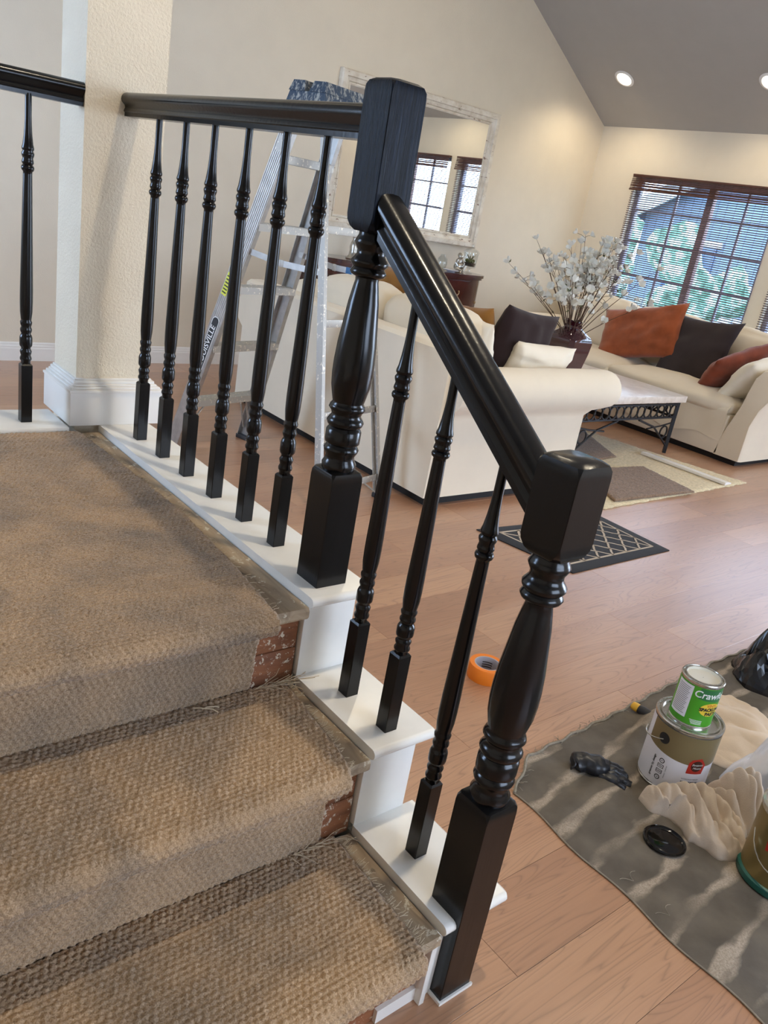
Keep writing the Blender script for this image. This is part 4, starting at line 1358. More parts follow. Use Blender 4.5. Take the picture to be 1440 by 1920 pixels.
def roll_arm(y_out, sg):
    """sg: -1 arm rolls outwards towards -y, +1 towards +y"""
    pts = []
    yc, zc, rr = y_out + sg * 0.0, 0.577, 0.108
    for k in range(15):
        a = rad(-62 + (360 - 62) * 0.86 * k / 14)
        pts.append((sg * math.cos(a) * rr, zc + math.sin(a) * rr))
    poly = [(-sg * 0.18, 0.05), (sg * 0.0, 0.05), (sg * 0.0, 0.43), (sg * 0.02, 0.465)] + pts + [(-sg * 0.18, 0.46)]
    poly = [(y_out + a, b) for a, b in poly]
    m = MB()
    cy = sum(q[0] for q in poly) / len(poly)
    cz = sum(q[1] for q in poly) / len(poly)
    def sh(k, lift=0.0):
        return [(cy + (q[0] - cy) * k, cz + (q[1] - cz) * (k if q[1] > 0.42 else 1.0)) for q in poly]
    xs_ = [(0.02, 0.985), (0.06, 1.0), (0.97, 1.0), (1.03, 0.985), (1.065, 0.94)]
    n = len(poly)
    for x, k in xs_:
        flare = 0.0
        m.v += [(x + (0.135 if (q0[1] > 0.45 and x > 0.9) else 0.0) * min(1, max(0, (q0[1] - 0.45) / 0.06)), a, b) for (a, b), q0 in zip(sh(k), poly)]
    for k in range(len(xs_) - 1):
        m.f += [(k * n + i, k * n + (i + 1) % n, k * n + n + (i + 1) % n, k * n + n + i) for i in range(n)]
    m.f += [tuple(range(n - 1, -1, -1)), tuple((len(xs_) - 1) * n + i for i in range(n))]
    return m.build('rolled_arm', 'cream', s1, angle=50)
roll_arm(0.0, -1)
roll_arm(SLEN, 1)
for k in range(2):
    cushion(s1, 'seat_cushion', (0.64, 0.20 + (SLEN - 0.40) * (k + 0.5) / 2, 0.43), (0.84, (SLEN - 0.40) / 2 - 0.01, 0.17), 0.05, 0.02, 'cream', 20 + k)
for k, (c0, wc, zz) in enumerate(((0.46, 0.58, 0.66), (1.05, 0.58, 0.66), (1.52, 0.34, 0.575))):
    cushion(s1, 'back_cushion', (0.30, c0, zz), (0.24, wc - 0.012, 0.46), 0.07, 0.03, 'cream', 31 + k, Euler((0, rad(-8), 0)), 0.012)

def pillow(c, s, R_, mat, label, seed, name='throw_pillow', group=None, corner=0.09, wr=0.010):
    v_, f_ = pillow_mesh(s[0], s[1], s[2], seed, wr=wr, corner=corner)
    o = MB().add(v_, f_).build(name, mat, None, c, R_, angle=180)
    tag(o, label, 'pillow', group)
    return o
def RM(*seq):
    m_ = Matrix.Identity(3)
    for ax, a in seq:
        m_ = m_ @ Matrix.Rotation(rad(a), 3, ax)
    return m_
# on the loveseat (facing the window, +x)
pillow((2.14, 2.55, 0.815), (0.44, 0.40, 0.15), RM(('Y', -14), ('X', 6), ('Z', 90)), 'mustard', 'mustard brown velvet pillow on the loveseat, right behind the tall newel post', 1)
pillow((2.19, 1.88, 0.735), (0.40, 0.36, 0.15), RM(('Y', -16), ('X', -4), ('Z', 90)), 'mustard', 'mustard brown velvet pillow on the loveseat beside the dark brown pillow', 2)
pillow((2.06, 1.72, 0.705), (0.36, 0.36, 0.13), RM(('Y', -10), ('X', 3), ('Z', 78)), 'cream_pale', 'cream pillow tucked in the loveseat corner below the mustard one', 3)
pillow((2.42, 1.74, 0.735), (0.52, 0.40, 0.16), RM(('X', 14), ('Y', 8), ('Z', 8)), 'choc', 'dark brown pillow on the loveseat arm end, next to the burgundy vase', 4)
pillow((2.47, 1.625, 0.655), (0.45, 0.26, 0.14), RM(('X', 20), ('Y', 2), ('Z', -3)), 'cream_pale', 'small cream pillow on the loveseat, lying against its near arm', 5)
pillow((2.16, 2.98, 0.66), (0.40, 0.36, 0.15), RM(('Y', -14), ('X', -12), ('Z', 90)), 'cream', 'rounded cream pillow at the far end of the loveseat, seen through the ladder', 6)

# ------------------------------------------------------------------ sofa under the window
s2x, s2y0, s2y1 = 4.654, 1.447, 3.98
s2 = thing('sofa', 'long cream slipcovered sofa under the window', 'sofa', (s2x, s2y0, 0))
L2 = s2y1 - s2y0
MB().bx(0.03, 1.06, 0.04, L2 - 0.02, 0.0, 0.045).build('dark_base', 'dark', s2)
MB().bx(0.0, 1.08, 0.18, L2, 0.042, 0.33, 0.01).build('seat_frame', 'cream', s2)
MB().bx(0.86, 1.10, 0.12, L2, 0.05, 0.72, 0.05, 3).build('sofa_back', 'cream', s2)
prof = [(0.215, 0.042), (0.0, 0.042), (0.0, 0.30), (-0.03, 0.42), (-0.075, 0.50), (-0.105, 0.58), (-0.095, 0.66), (-0.04, 0.705), (0.02, 0.695), (0.06, 0.64), (0.085, 0.52), (0.12, 0.42), (0.19, 0.20)]
m = MB()
n = len(prof)
for x, ins, hz in ((0.0, 0.012, 0.0), (0.018, 0.0, 0.0), (0.5, 0.0, 0.03), (1.08, 0.0, 0.06)):
    m.v += [(x, a + (ins if a < 0.1 else -ins), b + hz * max(0, (b - 0.3) / 0.4) - (ins if b > 0.5 else 0)) for a, b in prof]
for k in range(3):
    m.f += [(k * n + i, k * n + (i + 1) % n, k * n + n + (i + 1) % n, k * n + n + i) for i in range(n)]
m.f += [tuple(range(n - 1, -1, -1)), tuple(3 * n + i for i in range(n))]
m.build('flared_arm', 'cream', s2, angle=50)
m = MB()
m.bx(0.0, 1.08, L2 - 0.16, L2, 0.05, 0.62, 0.06, 3)
m.build('far_arm', 'cream', s2)
# seat cover hanging over the front with a wavy hem
nY, nS = 60, 16
P = np.zeros((nY, nS, 3))
for i in range(nY):
    y = 0.19 + (L2 - 0.36) * i / (nY - 1)
    hem = 0.135 + 0.018 * math.sin(y * 6) + 0.012 * math.sin(y * 17 + 1) + (0.02 if y > 1.2 else 0.0)
    for j in range(nS):
        f_ = j / (nS - 1)
        z = 0.40 - (0.40 - hem) * f_
        x = -0.012 - 0.010 * math.sin(y * 11 + f_ * 2) * f_ - 0.006 * math.sin(y * 29) * f_
        if j < 2:
            x += 0.020 * (2 - j)
        P[i, j] = (x, y, z)
sc = MB().grid(P)
off = len(sc.v)
sc.v += [(a + 0.006, b, c_) for a, b, c_ in sc.v]
sc.f += [tuple(off + i for i in reversed(f)) for f in sc.f]
sc.build('seat_cover', 'cream', s2, angle=180)
half = (L2 - 0.37) / 2
for k in range(2):
    cushion(s2, 'seat_cushion', (0.42, 0.19 + half * (k + 0.5), 0.375), (0.86, half - 0.006, 0.13), 0.055, 0.03, 'cream', 40 + k, None, 0.012)
bc = (L2 - 0.34) / 3
for k in range(3):
    cushion(s2, 'back_cushion', (0.78, 0.18 + bc * (k + 0.5), 0.635), (0.24, bc - 0.01, 0.44), 0.08, 0.035, 'cream', 50 + k, Euler((0, rad(12), 0)), 0.014)
pillow((5.14, 2.83, 0.672), (0.80, 0.47, 0.17), RM(('X', -15), ('Y', 20), ('Z', -90)), 'rust', 'wide rust orange velvet pillow on the sofa under the window', 7, wr=0.014)
pillow((5.16, 2.30, 0.650), (0.58, 0.56, 0.16), RM(('X', -4), ('Y', 24), ('Z', -90)), 'charcoal', 'large charcoal grey pillow on the sofa beside the rust orange one', 8, corner=0.13)
pillow((5.06, 1.90, 0.600), (0.62, 0.42, 0.15), RM(('Z', 0), ('X', 35), ('Y', -22), ('Z', 0)), 'rust_dull', 'dull rust velvet pillow leaning on the cream one at the sofa arm', 9)
pillow((5.00, 1.66, 0.590), (0.62, 0.44, 0.20), RM(('Z', 0), ('X', 40), ('Y', -12), ('Z', 0)), 'cream_pale', 'plump cream pillow leaning against the flared sofa arm', 10)

# ------------------------------------------------------------------ coffee table
TX0, TX1, TY0, TY1, TZt = 3.16, 4.31, 1.775, 2.90, 0.432
ct = thing('coffee_table', 'coffee table with pale stone top and black iron ring scrollwork', 'table', (TX0, TY0, 0))
TW, TD = TX1 - TX0, TY1 - TY0
MB().bx(0, TW, 0, TD, TZt - 0.045, TZt, 0.004).build('stone_top', 'stone', ct)
def ring_apron(p0, p1, n_rings, name):
    p0, p1 = Vector(p0), Vector(p1)
    d = p1 - p0
    L_ = d.length
    d.normalize()
    ap = MB()
    ap.tube([p0 + Vector((0, 0, 0.368)), p1 + Vector((0, 0, 0.368))], 0.008, 6)
    ap.tube([p0 + Vector((0, 0, 0.275)), p1 + Vector((0, 0, 0.275))], 0.008, 6)
    a_ = ap.build(name, 'iron', ct)
    for k in range(n_rings):
        c = p0 + d * (L_ * (k + 0.5) / n_rings) + Vector((0, 0, 0.3215))
        pts = [c + d * math.cos(t_) * 0.041 + Vector((0, 0, math.sin(t_) * 0.041)) for t_ in [2 * PI * q / 20 for q in range(20)]]
        MB().tube(pts, 0.006, 6, closed=True).build('scroll_ring', 'iron', a_)
    return a_
i_ = 0.035
ring_apron((i_, i_, 0), (TW - i_, i_, 0), 14, 'apron')
ring_apron((TW - i_, i_, 0), (TW - i_, TD - i_, 0), 14, 'apron')
ring_apron((i_, TD - i_, 0), (TW - i_, TD - i_, 0), 14, 'apron')
ring_apron((i_, i_, 0), (i_, TD - i_, 0), 14, 'apron')
for lx in (i_, TW - i_):
    for ly in (i_, TD - i_):
        MB().tube([(lx, ly, 0.014), (lx, ly, TZt - 0.046)], 0.016, 4).build('leg', 'iron', ct)
        # curved bracket and ring at each leg
        sx = 1 if lx < TW / 2 else -1
        br = MB()
        br.tube([(lx + sx * 0.012, ly, 0.07), (lx + sx * 0.10, ly, 0.13), (lx + sx * 0.22, ly, 0.21), (lx + sx * 0.42, ly, 0.265)], 0.0075, 6)
        br.tube([(lx + sx * 0.012, ly, 0.235), (lx + sx * 0.14, ly, 0.215), (lx + sx * 0.30, ly, 0.20)], 0.006, 6)
        b_ = br.build('leg_bracket', 'iron', ct)
        c = Vector((lx + sx * 0.085, ly, 0.17))
        MB().tube([c + Vector((math.cos(t_) * 0.042, 0, math.sin(t_) * 0.042)) for t_ in [2 * PI * q / 20 for q in range(20)]], 0.006, 6, closed=True).build('scroll_ring', 'iron', b_)

# ------------------------------------------------------------------ vase and white blossom branches
va = thing('burgundy_vase', 'square-shouldered glossy burgundy vase on the coffee table', 'vase', (3.52, 2.265, TZt))
def sqring(h, c, z):
    b = h - c
    return [(h, -b, z), (h, b, z), (b, h, z), (-b, h, z), (-h, b, z), (-h, -b, z), (-b, -h, z), (b, -h, z)]
rows = [sqring(0.072, 0.012, 0), sqring(0.080, 0.014, 0.02), sqring(0.108, 0.022, 0.18), sqring(0.116, 0.026, 0.25), sqring(0.108, 0.032, 0.285), sqring(0.075, 0.032, 0.315), sqring(0.052, 0.020, 0.335), sqring(0.050, 0.020, 0.350)]
m = MB()
for r_ in rows:
    m.v += r_
for k in range(len(rows) - 1):
    m.f += [(k * 8 + i, k * 8 + (i + 1) % 8, k * 8 + 8 + (i + 1) % 8, k * 8 + 8 + i) for i in range(8)]
m.f.append(tuple(range(7, -1, -1)))
m.build('vase_body', 'burgundy', va, smooth=True, angle=35)
m = MB()
pts = []
for k in range(32):
    a = 2 * PI * k / 32
    w_ = 1 + 0.10 * math.sin(a * 6)
    pts.append([(0.047 * math.cos(a), 0.047 * math.sin(a), 0.350), (0.050 * math.cos(a), 0.050 * math.sin(a), 0.362), (0.066 * w_ * math.cos(a), 0.066 * w_ * math.sin(a), 0.378 + 0.006 * math.sin(a * 6)),
                (0.062 * w_ * math.cos(a), 0.062 * w_ * math.sin(a), 0.376 + 0.006 * math.sin(a * 6)), (0.043 * math.cos(a), 0.043 * math.sin(a), 0.358), (0.040 * math.cos(a), 0.040 * math.sin(a), 0.30)])
m.grid(np.array(pts), close_u=True)
m.build('fluted_rim', 'burgundy', va, angle=60)
# one blossom, shared
m = MB()
for k in range(5):
    a = 2 * PI * k / 5
    cx, cy = math.cos(a), math.sin(a)
    tx, ty = -cy, cx
    pr = [(0.0, 0.0, 0.0), (0.012, 0.012, 0.010), (0.024, 0.015, 0.026), (0.028, 0.0, 0.036), (0.024, -0.015, 0.026), (0.012, -0.012, 0.010)]
    m.add([(cx * r_ + tx * s_, cy * r_ + ty * s_, z) for r_, s_, z in pr], [(0, 1, 5), (1, 2, 4, 5), (2, 3, 4)])
blossom = m.mesh('blossom', 'petal', angle=180, fix=False)
leafm = MB().add([(0, 0, 0), (0.006, 0.004, 0.014), (0, 0.002, 0.034), (-0.006, 0.004, 0.014)], [(0, 1, 3), (1, 2, 3)]).mesh('leaf', 'leaf', fix=False)
fb = thing('blossom_branches', 'spray of white blossom branches in the burgundy vase', 'flowers', (3.52, 2.265, TZt + 0.30))
rs = random.Random(5)
# view-right and depth directions of the spread: branches fan out in every direction
for i in range(40):
    a = 2 * PI * i / 40 + rs.uniform(-0.15, 0.15)
    tilt = rs.choice([0.08, 0.2, 0.34, 0.5, 0.66, 0.82]) + rs.uniform(-0.05, 0.05)
    L_ = rs.uniform(0.50, 0.68) * (1.04 if tilt > 0.4 else 1.0)
    dx, dy = math.cos(a), math.sin(a)
    pts = []
    for k in range(7):
        f_ = k / 6
        out = math.sin(tilt) * L_ * (f_ ** 1.15)
        hz = math.cos(tilt) * L_ * f_ - 0.05 * f_ * f_ * tilt
        pts.append(Vector((0.016 * dx + dx * out + rs.uniform(-0.008, 0.008) * f_, 0.016 * dy + dy * out + rs.uniform(-0.008, 0.008) * f_, hz - 0.06)))
    br = MB()
    br.tube(pts, [0.0034 - 0.0024 * k / 6 for k in range(7)], 5)
    tips = []
    for q in range(5):
        f_ = rs.uniform(0.42, 0.98)
        k = min(5, int(f_ * 6))
        base = pts[k].lerp(pts[k + 1], f_ * 6 - k)
        side = Vector((rs.uniform(-1, 1), rs.uniform(-1, 1), rs.uniform(0.1, 1))).normalized()
        tip = base + side * rs.uniform(0.025, 0.06)
        br.tube([base, (base + tip) / 2 + Vector((0, 0, 0.004)), tip], 0.0012, 4)
        tips.append((tip, side))
    b_ = br.build('branch', 'twig', fb)
    for tip, side in tips + [(pts[-1], (pts[-1] - pts[-2]).normalized())]:
        q_ = Vector((0, 0, 1)).rotation_difference((side + Vector((0, 0, 0.2))).normalized())
        bl = obj('blossom', blossom, b_, tip)
        bl.rotation_euler = q_.to_euler()
        bl.scale = (rs.uniform(0.7, 1.05),) * 3
    for q in range(2):
        k = rs.randint(3, 6)
        lf = obj('leaf', leafm, b_, pts[k], (rs.uniform(-0.8, 0.8), rs.uniform(-0.8, 0.8), rs.uniform(0, 6)))

# ------------------------------------------------------------------ rugs on the floor
def quad_pad(corners, t0, t1, n, lump, seed, name, mat, label, cat, ragged=0.0):
    """thick pile pad over a floor quad (corners counter-clockwise), rough top"""
    A, B, C_, D = [np.array(c, float) for c in corners]
    u = np.linspace(0, 1, n)
    U, V = np.meshgrid(u, u, indexing='ij')
    P2 = (A * ((1 - U) * (1 - V))[..., None] + B * (U * (1 - V))[..., None] + C_ * (U * V)[..., None] + D * ((1 - U) * V)[..., None])
    if ragged:
        e = ((U < 1e-6) | (U > 1 - 1e-6) | (V < 1e-6) | (V > 1 - 1e-6))
        P2 += e[..., None] * (np.random.RandomState(seed).rand(n, n, 2) - 0.5) * ragged
    edge = np.minimum(np.minimum(U, 1 - U), np.minimum(V, 1 - V)) * n / 2.0
    h = t1 - (t1 - t0) * 0.45 * np.clip(1 - edge, 0, 1) ** 2
    h = h + lump * (np.random.RandomState(seed + 1).rand(n, n) - 0.5)
    top = np.concatenate([P2, h[..., None]], -1)
    m = MB().grid(top)
    bo = np.concatenate([P2, np.full((n, n, 1), t0)], -1)
    ring_ = [(i, 0) for i in range(n)] + [(n - 1, j) for j in range(1, n)] + [(i, n - 1) for i in range(n - 2, -1, -1)] + [(0, j) for j in range(n - 2, 0, -1)]
    base = len(m.v)
    m.v += [tuple(bo[i, j]) for i, j in ring_]
    N = len(ring_)
    for k in range(N):
        i, j = ring_[k]
        i2, j2 = ring_[(k + 1) % N]
        m.f.append((i * n + j, base + k, base + (k + 1) % N, i2 * n + j2))
    m.f.append(tuple(base + k for k in range(N)))
    o = m.build(name, mat, None, angle=180)
    return tag(o, label, cat)
quad_pad([(2.62, 1.16), (4.33, 1.205), (3.96, 2.95), (2.42, 2.90)], 0.0005, 0.014, 90, 0.006, 3, 'shag_rug', 'shag', 'cream shag rug under the coffee table', 'rug', 0.012)
quad_pad([(2.86, 1.20), (3.62, 1.165), (3.71, 1.60), (3.12, 1.66)], 0.0165, 0.030, 60, 0.004, 5, 'carpet_offcut', 'grey_shag', 'brown-grey carpet offcut lying on the near rug corner', 'carpet')
quad_pad([(3.06, 1.74), (3.70, 1.80), (4.07, 2.42), (3.16, 2.46)], 0.0165, 0.026, 60, 0.004, 6, 'carpet_offcut', 'grey_shag', 'brown-grey carpet offcut lying below the coffee table', 'carpet')
o = MB().prism([(0, 0), (0.085, 0), (0.085, 0.008), (0.05, 0.013), (0.03, 0.016), (0, 0.016)], 'y', 0, 0.62).build('moulding_strip', 'trim', None, (4.03, 1.195, 0.018), Euler((0, 0, rad(3))), angle=20)
tag(o, 'loose white moulding strip lying across the shag rug', 'moulding')

# door mat with lattice
mc = [np.array(c) for c in ((1.849, 0.665), (2.588, 0.668), (2.603, 1.089), (1.76, 1.163))]
def mat_pt(u, v, z):
    q = mc[0] * (1 - u) * (1 - v) + mc[1] * u * (1 - v) + mc[2] * u * v + mc[3] * (1 - u) * v
    return (q[0], q[1], z)
dm = thing('door_mat', 'black door mat with beige lattice pattern on the plank floor', 'mat', (0, 0, 0))
m = MB()
n = 24
top = np.array([[mat_pt(i / n, j / n, 0.0075 - (0.003 if i in (0, n) or j in (0, n) else 0)) for j in range(n + 1)] for i in range(n + 1)])
m.grid(top)
N = n + 1
rg = [(i, 0) for i in range(N)] + [(n, j) for j in range(1, N)] + [(i, n) for i in range(n - 1, -1, -1)] + [(0, j) for j in range(n - 1, 0, -1)]
b0 = len(m.v)
m.v += [(top[i, j][0], top[i, j][1], 0.0003) for i, j in rg]
for k in range(len(rg)):
    i, j = rg[k]; i2, j2 = rg[(k + 1) % len(rg)]
    m.f.append((i * N + j, b0 + k, b0 + (k + 1) % len(rg), i2 * N + j2))
m.build('mat_body', 'mat_black', dm, angle=60)
def strip(p_, q_, wd, amp=0.0, segs=14):
    """thin woven line from (u,v) to (u,v)"""
    L_, R_ = [], []
    for k in range(segs + 1):
        f_ = k / segs
        u, v = p_[0] + (q_[0] - p_[0]) * f_, p_[1] + (q_[1] - p_[1]) * f_
        du, dv = q_[0] - p_[0], (q_[1] - p_[1]) * 0.55
        L0 = math.hypot(du, dv)
        nu_, nv_ = -dv / L0, du / L0
        w_ = amp * (1 if k % 2 else -1)
        L_.append(mat_pt(u + nu_ * (wd + w_), v + (nv_ * (wd + w_)) / 0.55, 0.0088))
        R_.append(mat_pt(u - nu_ * (wd - w_), v - (nv_ * (wd - w_)) / 0.55, 0.0088))
    m.grid(np.array([L_, R_]))
m = MB()
a_, b_ = 0.085, 0.13
for p_, q_ in (((a_, b_), (1 - a_, b_)), ((1 - a_, b_), (1 - a_, 1 - b_)), ((1 - a_, 1 - b_), (a_, 1 - b_)), ((a_, 1 - b_), (a_, b_))):
    strip(p_, q_, 0.007)
m.build('border_line', 'mat_cream', dm, smooth=False, fix=False)
m = MB()
nd = 6
def clip_line(c, s):
    """u = c + s*(v-b_)*k ; clip to inner frame"""
    k = (1 - 2 * a_) / nd * 3 / (1 - 2 * b_)
    pts = []
    v0, v1 = b_, 1 - b_
    f = lambda v: c + s * (v - b_) * k
    lo, hi = a_, 1 - a_
    ts = [v0, v1]
    for lim in (lo, hi):
        v = b_ + (lim - c) / (s * k)
        if v0 < v < v1:
            ts.append(v)
    ts = sorted(ts)
    best = None
    for x_, y_ in zip(ts[:-1], ts[1:]):
        mid = (x_ + y_) / 2
        if lo <= f(mid) <= hi:
            best = (x_, y_) if best is None else (best[0], y_)
    if best and best[1] - best[0] > 0.03:
        return (f(best[0]), best[0]), (f(best[1]), best[1])
for k in range(-3, nd + 1):
    c = a_ + (1 - 2 * a_) * k / nd
    r_ = clip_line(c, 1)
    if r_:
        strip(r_[0], r_[1], 0.0062, 0.002)
for k in range(0, nd + 4):
    c = a_ + (1 - 2 * a_) * k / nd
    r_ = clip_line(c, -1)
    if r_:
        strip(r_[0], r_[1], 0.0062, 0.002)
m.build('lattice_lines', 'mat_cream', dm, smooth=False, fix=False)

# ------------------------------------------------------------------ tape roll
tp = thing('tape_roll', 'roll of orange masking tape lying on the plank floor', 'tape', (0.895, 0.245, 0))
MB().lathe([(0.0415, 0.0), (0.0555, 0.0), (0.0565, 0.002), (0.0565, 0.046), (0.0555, 0.048), (0.0415, 0.048), (0.0415, 0.0)], 48, cap=False).build('tape_winding', 'orange', tp, angle=50)
MB().lathe([(0.0375, 0.0), (0.0414, 0.0), (0.0414, 0.0475), (0.0375, 0.0475), (0.0375, 0.0)], 48, cap=False).build('cardboard_core', 'cardboard', tp, angle=50)
m = MB()
for k, zz in enumerate((0.012, 0.020, 0.028)):
    for a0, a1 in ((15, 70),):
        P = np.array([[(0.0372 * math.cos(rad(a)), 0.0372 * math.sin(rad(a)), zz + q) for q in (0, 0.0035)] for a in range(a0, a1, 5)])
        m.grid(P)
m.build('core_print', 'print_black', tp, smooth=False, fix=False)

# ------------------------------------------------------------------ drop cloth
dc = thing('drop_cloth', 'stained grey canvas drop cloth spread on the floor', 'drop cloth', (0.577, -0.18, 0))
nx, ny = 130, 110
def cloth_h(X, Y):
    h = 0.0035 + 0.006 * vnoise(X * 5 + 20, Y * 9 + 20, 3) + 0.004 * vnoise(X * 14 + 20, Y * 20 + 20, 4)
    for (xc, yc, ang, ln, amp, wd) in ((0.62, 0.02, 20, 0.5, 0.018, 0.025), (0.42, -0.06, 8, 0.35, 0.012, 0.02), (0.75, -0.05, -35, 0.3, 0.016, 0.03), (0.9, 0.03, 5, 0.5, 0.014, 0.03)):
        c, s = math.cos(rad(ang)), math.sin(rad(ang))
        a = (X - xc) * c + (Y - yc) * s
        b = -(X - xc) * s + (Y - yc) * c
        h = h + amp * np.exp(-(b / wd) ** 2) * np.exp(-(a / ln) ** 4)
    return h
u = np.linspace(0, 1, nx)[:, None] * np.ones((1, ny))
v = np.ones((nx, 1)) * np.linspace(0, 1, ny)[None, :]
Yn = -0.0 - v * 1.75
Xl = -0.005 - 0.10 * v + 0.006 * np.sin(v * 40)
Xr = 2.2
X = Xl + (Xr - Xl) * u ** 1.25
top_edge = np.interp(X, [-0.1, 0.0, 0.142, 0.58, 1.17, 1.58, 2.3], [-0.01, 0.0, 0.082, 0.100, 0.135, 0.128, 0.12])
Y = top_edge + (Yn) * (1 + 0 * X) - 0.0 + 0.004 * np.sin(X * 60) * (v < 0.005)
Hh = cloth_h(X, Y)
calm = np.clip(np.minimum(u * nx / 6, v * ny / 6), 0, 1)
for (cx, cy, rr) in ((0.448, -0.16, 0.16), (0.343, -0.52, 0.13), (0.20, -0.30, 0.10)):
    calm *= 1 - 0.85 * np.exp(-(((X - cx) ** 2 + (Y - cy) ** 2) / rr ** 2) ** 2)
Z = 0.002 + (Hh - 0.0035) * calm
m = MB().grid(np.stack([X, Y, Z], -1))
off = len(m.v)
m.v += [(a, b, max(0.0004, c - 0.0016)) for a, b, c in m.v]
m.f += [tuple(off + i for i in reversed(f)) for f in m.f]
m.build('cloth_sheet', 'tarp', dc, angle=180, fix=False)
# rolled, frayed hem along both visible edges
pts = [(X[i, 0], Y[i, 0], Z[i, 0] + 0.002) for i in range(0, nx)]
MB().tube(pts, 0.0042, 6).build('hem', 'hem', dc)
pts = [(X[0, j], Y[0, j], Z[0, j] + 0.001) for j in range(0, ny)]
MB().tube(pts, 0.0022, 6).build('hem', 'hem', dc)
m = MB()
rs = random.Random(8)
for i in range(160):
    k = rs.randint(2, 70)
    q = Vector((X[k, 0] + rs.uniform(-0.02, 0.02), Y[k, 0] + rs.uniform(-0.006, 0.008), Z[k, 0] + 0.004))
    d = Vector((rs.uniform(-1, 1), rs.uniform(-0.5, 0.6), rs.uniform(-0.05, 0.25))).normalized()
    m.tube([q, q + d * 0.008, q + d * 0.016 + Vector((rs.uniform(-0.004, 0.004), rs.uniform(-0.004, 0.004), -0.002))], 0.0006, 4)
for (px_, py_) in ((-0.02, -0.33), (-0.03, -0.43)):
    q = Vector((px_ + 0.02, py_, 0.006))
    m.tube([q + Vector((0.004 * k + 0.006 * math.sin(k * 0.5), 0.010 * math.cos(k * 0.55), 0.002)) for k in range(14)], 0.0007, 4)
stuff(m.build('frayed_fibres', 'hem', dc, fix=False))

# ------------------------------------------------------------------ paint cans
def arc_patch(o, name, mat, R_, a0, a1, zlo, zhi, n=24, parent=None):
    """patch on a cylinder; zlo / zhi may be functions of 0..1"""
    fz = lambda z, t_: z(t_) if callable(z) else z
    P = np.array([[(R_ * math.cos(rad(a0 + (a1 - a0) * k / n)), R_ * math.sin(rad(a0 + (a1 - a0) * k / n)), fz(z, k / n)) for z in (zlo, zhi)] for k in range(n + 1)])
    return MB().grid(P).build(name, mat, parent or o, smooth=True, fix=False)
def wrap_flat(m, v_, f_, R_, ang, z, step=0.004):
    """lay a flat 2D mesh round a cylinder, cut into narrow strips so that it follows the curve"""
    bm = bmesh.new()
    bv = [bm.verts.new((q[0], q[1], 0)) for q in v_]
    for f in f_:
        try:
            bm.faces.new([bv[i] for i in f])
        except ValueError:
            pass
    xs_ = [q[0] for q in v_]
    x = min(xs_) + step
    while x < max(xs_):
        bmesh.ops.bisect_plane(bm, geom=bm.verts[:] + bm.edges[:] + bm.faces[:], plane_co=(x, 0, 0), plane_no=(1, 0, 0))
        x += step
    bm.verts.index_update()
    m.add([(R_ * math.cos(rad(ang) + v.co.x / R_), R_ * math.sin(rad(ang) + v.co.x / R_), z + v.co.y) for v in bm.verts], [[v.index for v in f.verts] for f in bm.faces])
    bm.free()
def wrap_text(m, s, size, R_, ang, z, vertical=False, shear=0.0, bold=0.0):
    v_, f_ = text_mesh(s, size, 'CENTER', shear, bold)
    if vertical:
        v_ = [(-y, x, 0) for x, y, _ in v_]
    wrap_flat(m, v_, f_, R_, ang, z)
def disc_on(m, R_, ang, z, r0, n=24, squash=1.0):
    wrap_flat(m, [(r0 * math.cos(2 * PI * k / n), r0 * squash * math.sin(2 * PI * k / n)) for k in range(n)], [tuple(range(n))], R_, ang, z)
def poly_on(m, R_, ang, z, pts):
    wrap_flat(m, pts, [tuple(range(len(pts)))], R_, ang, z)
VA = 202.5                                           # direction from the cans to the photographer (degrees)
GR, GH = 0.0865, 0.192
gc = thing('paint_can', 'gallon paint can with white and olive label under the small green can', 'paint can', (1.025, -0.340, 0.0055))
MB().lathe([(GR - 0.006, 0.0), (GR + 0.001, 0.0), (GR + 0.0015, 0.004), (GR - 0.0006, 0.007), (GR - 0.0006, GH - 0.008), (GR + 0.0015, GH - 0.005), (GR + 0.0015, GH), (GR - 0.003, GH + 0.001)], 56, cap=False).build('can_body', 'tin', gc, angle=40)
m = MB()
m.lathe([(GR + 0.0015, GH), (GR + 0.0005, GH + 0.003), (GR - 0.004, GH + 0.003), (GR - 0.006, GH - 0.003), (GR - 0.009, GH - 0.003), (GR - 0.010, GH + 0.003), (GR - 0.014, GH + 0.003), (GR - 0.016, GH - 0.006), (0.001, GH - 0.006)], 56, cap=False)
m.build('can_lid', 'tin', gc, angle=40)
arc_patch(gc, 'label_wrap', 'label_white', GR, 0, 360, 0.008, GH - 0.010, 72)
arc_patch(gc, 'label_band', 'label_gold', GR + 0.0003, VA - 60, VA + 120, lambda t_: 0.116 - 0.010 * math.sin(t_ * PI) - 0.012 * t_, GH - 0.010, 40)
m = MB(); disc_on(m, GR + 0.0007, VA - 28, 0.146, 0.0155); ear = m.build('ear_spot', 'print_black', gc, fix=False)
m = MB()
ea = rad(VA - 28)
c = Vector((math.cos(ea), math.sin(ea), 0))
pts = [c * (GR + 0.002) + Vector((0, 0, 0.143))]
for k in range(1, 9):
    f_ = k / 8
    a = ea - f_ * rad(62)
    pts.append(Vector((math.cos(a), math.sin(a), 0)) * (GR + 0.006 + 0.004 * math.sin(f_ * PI)) + Vector((0, 0, 0.143 - 0.022 * math.sin(f_ * PI * 0.6))))
m.tube(pts, 0.0017, 6)
m.build('wire_handle', 'tin', gc)
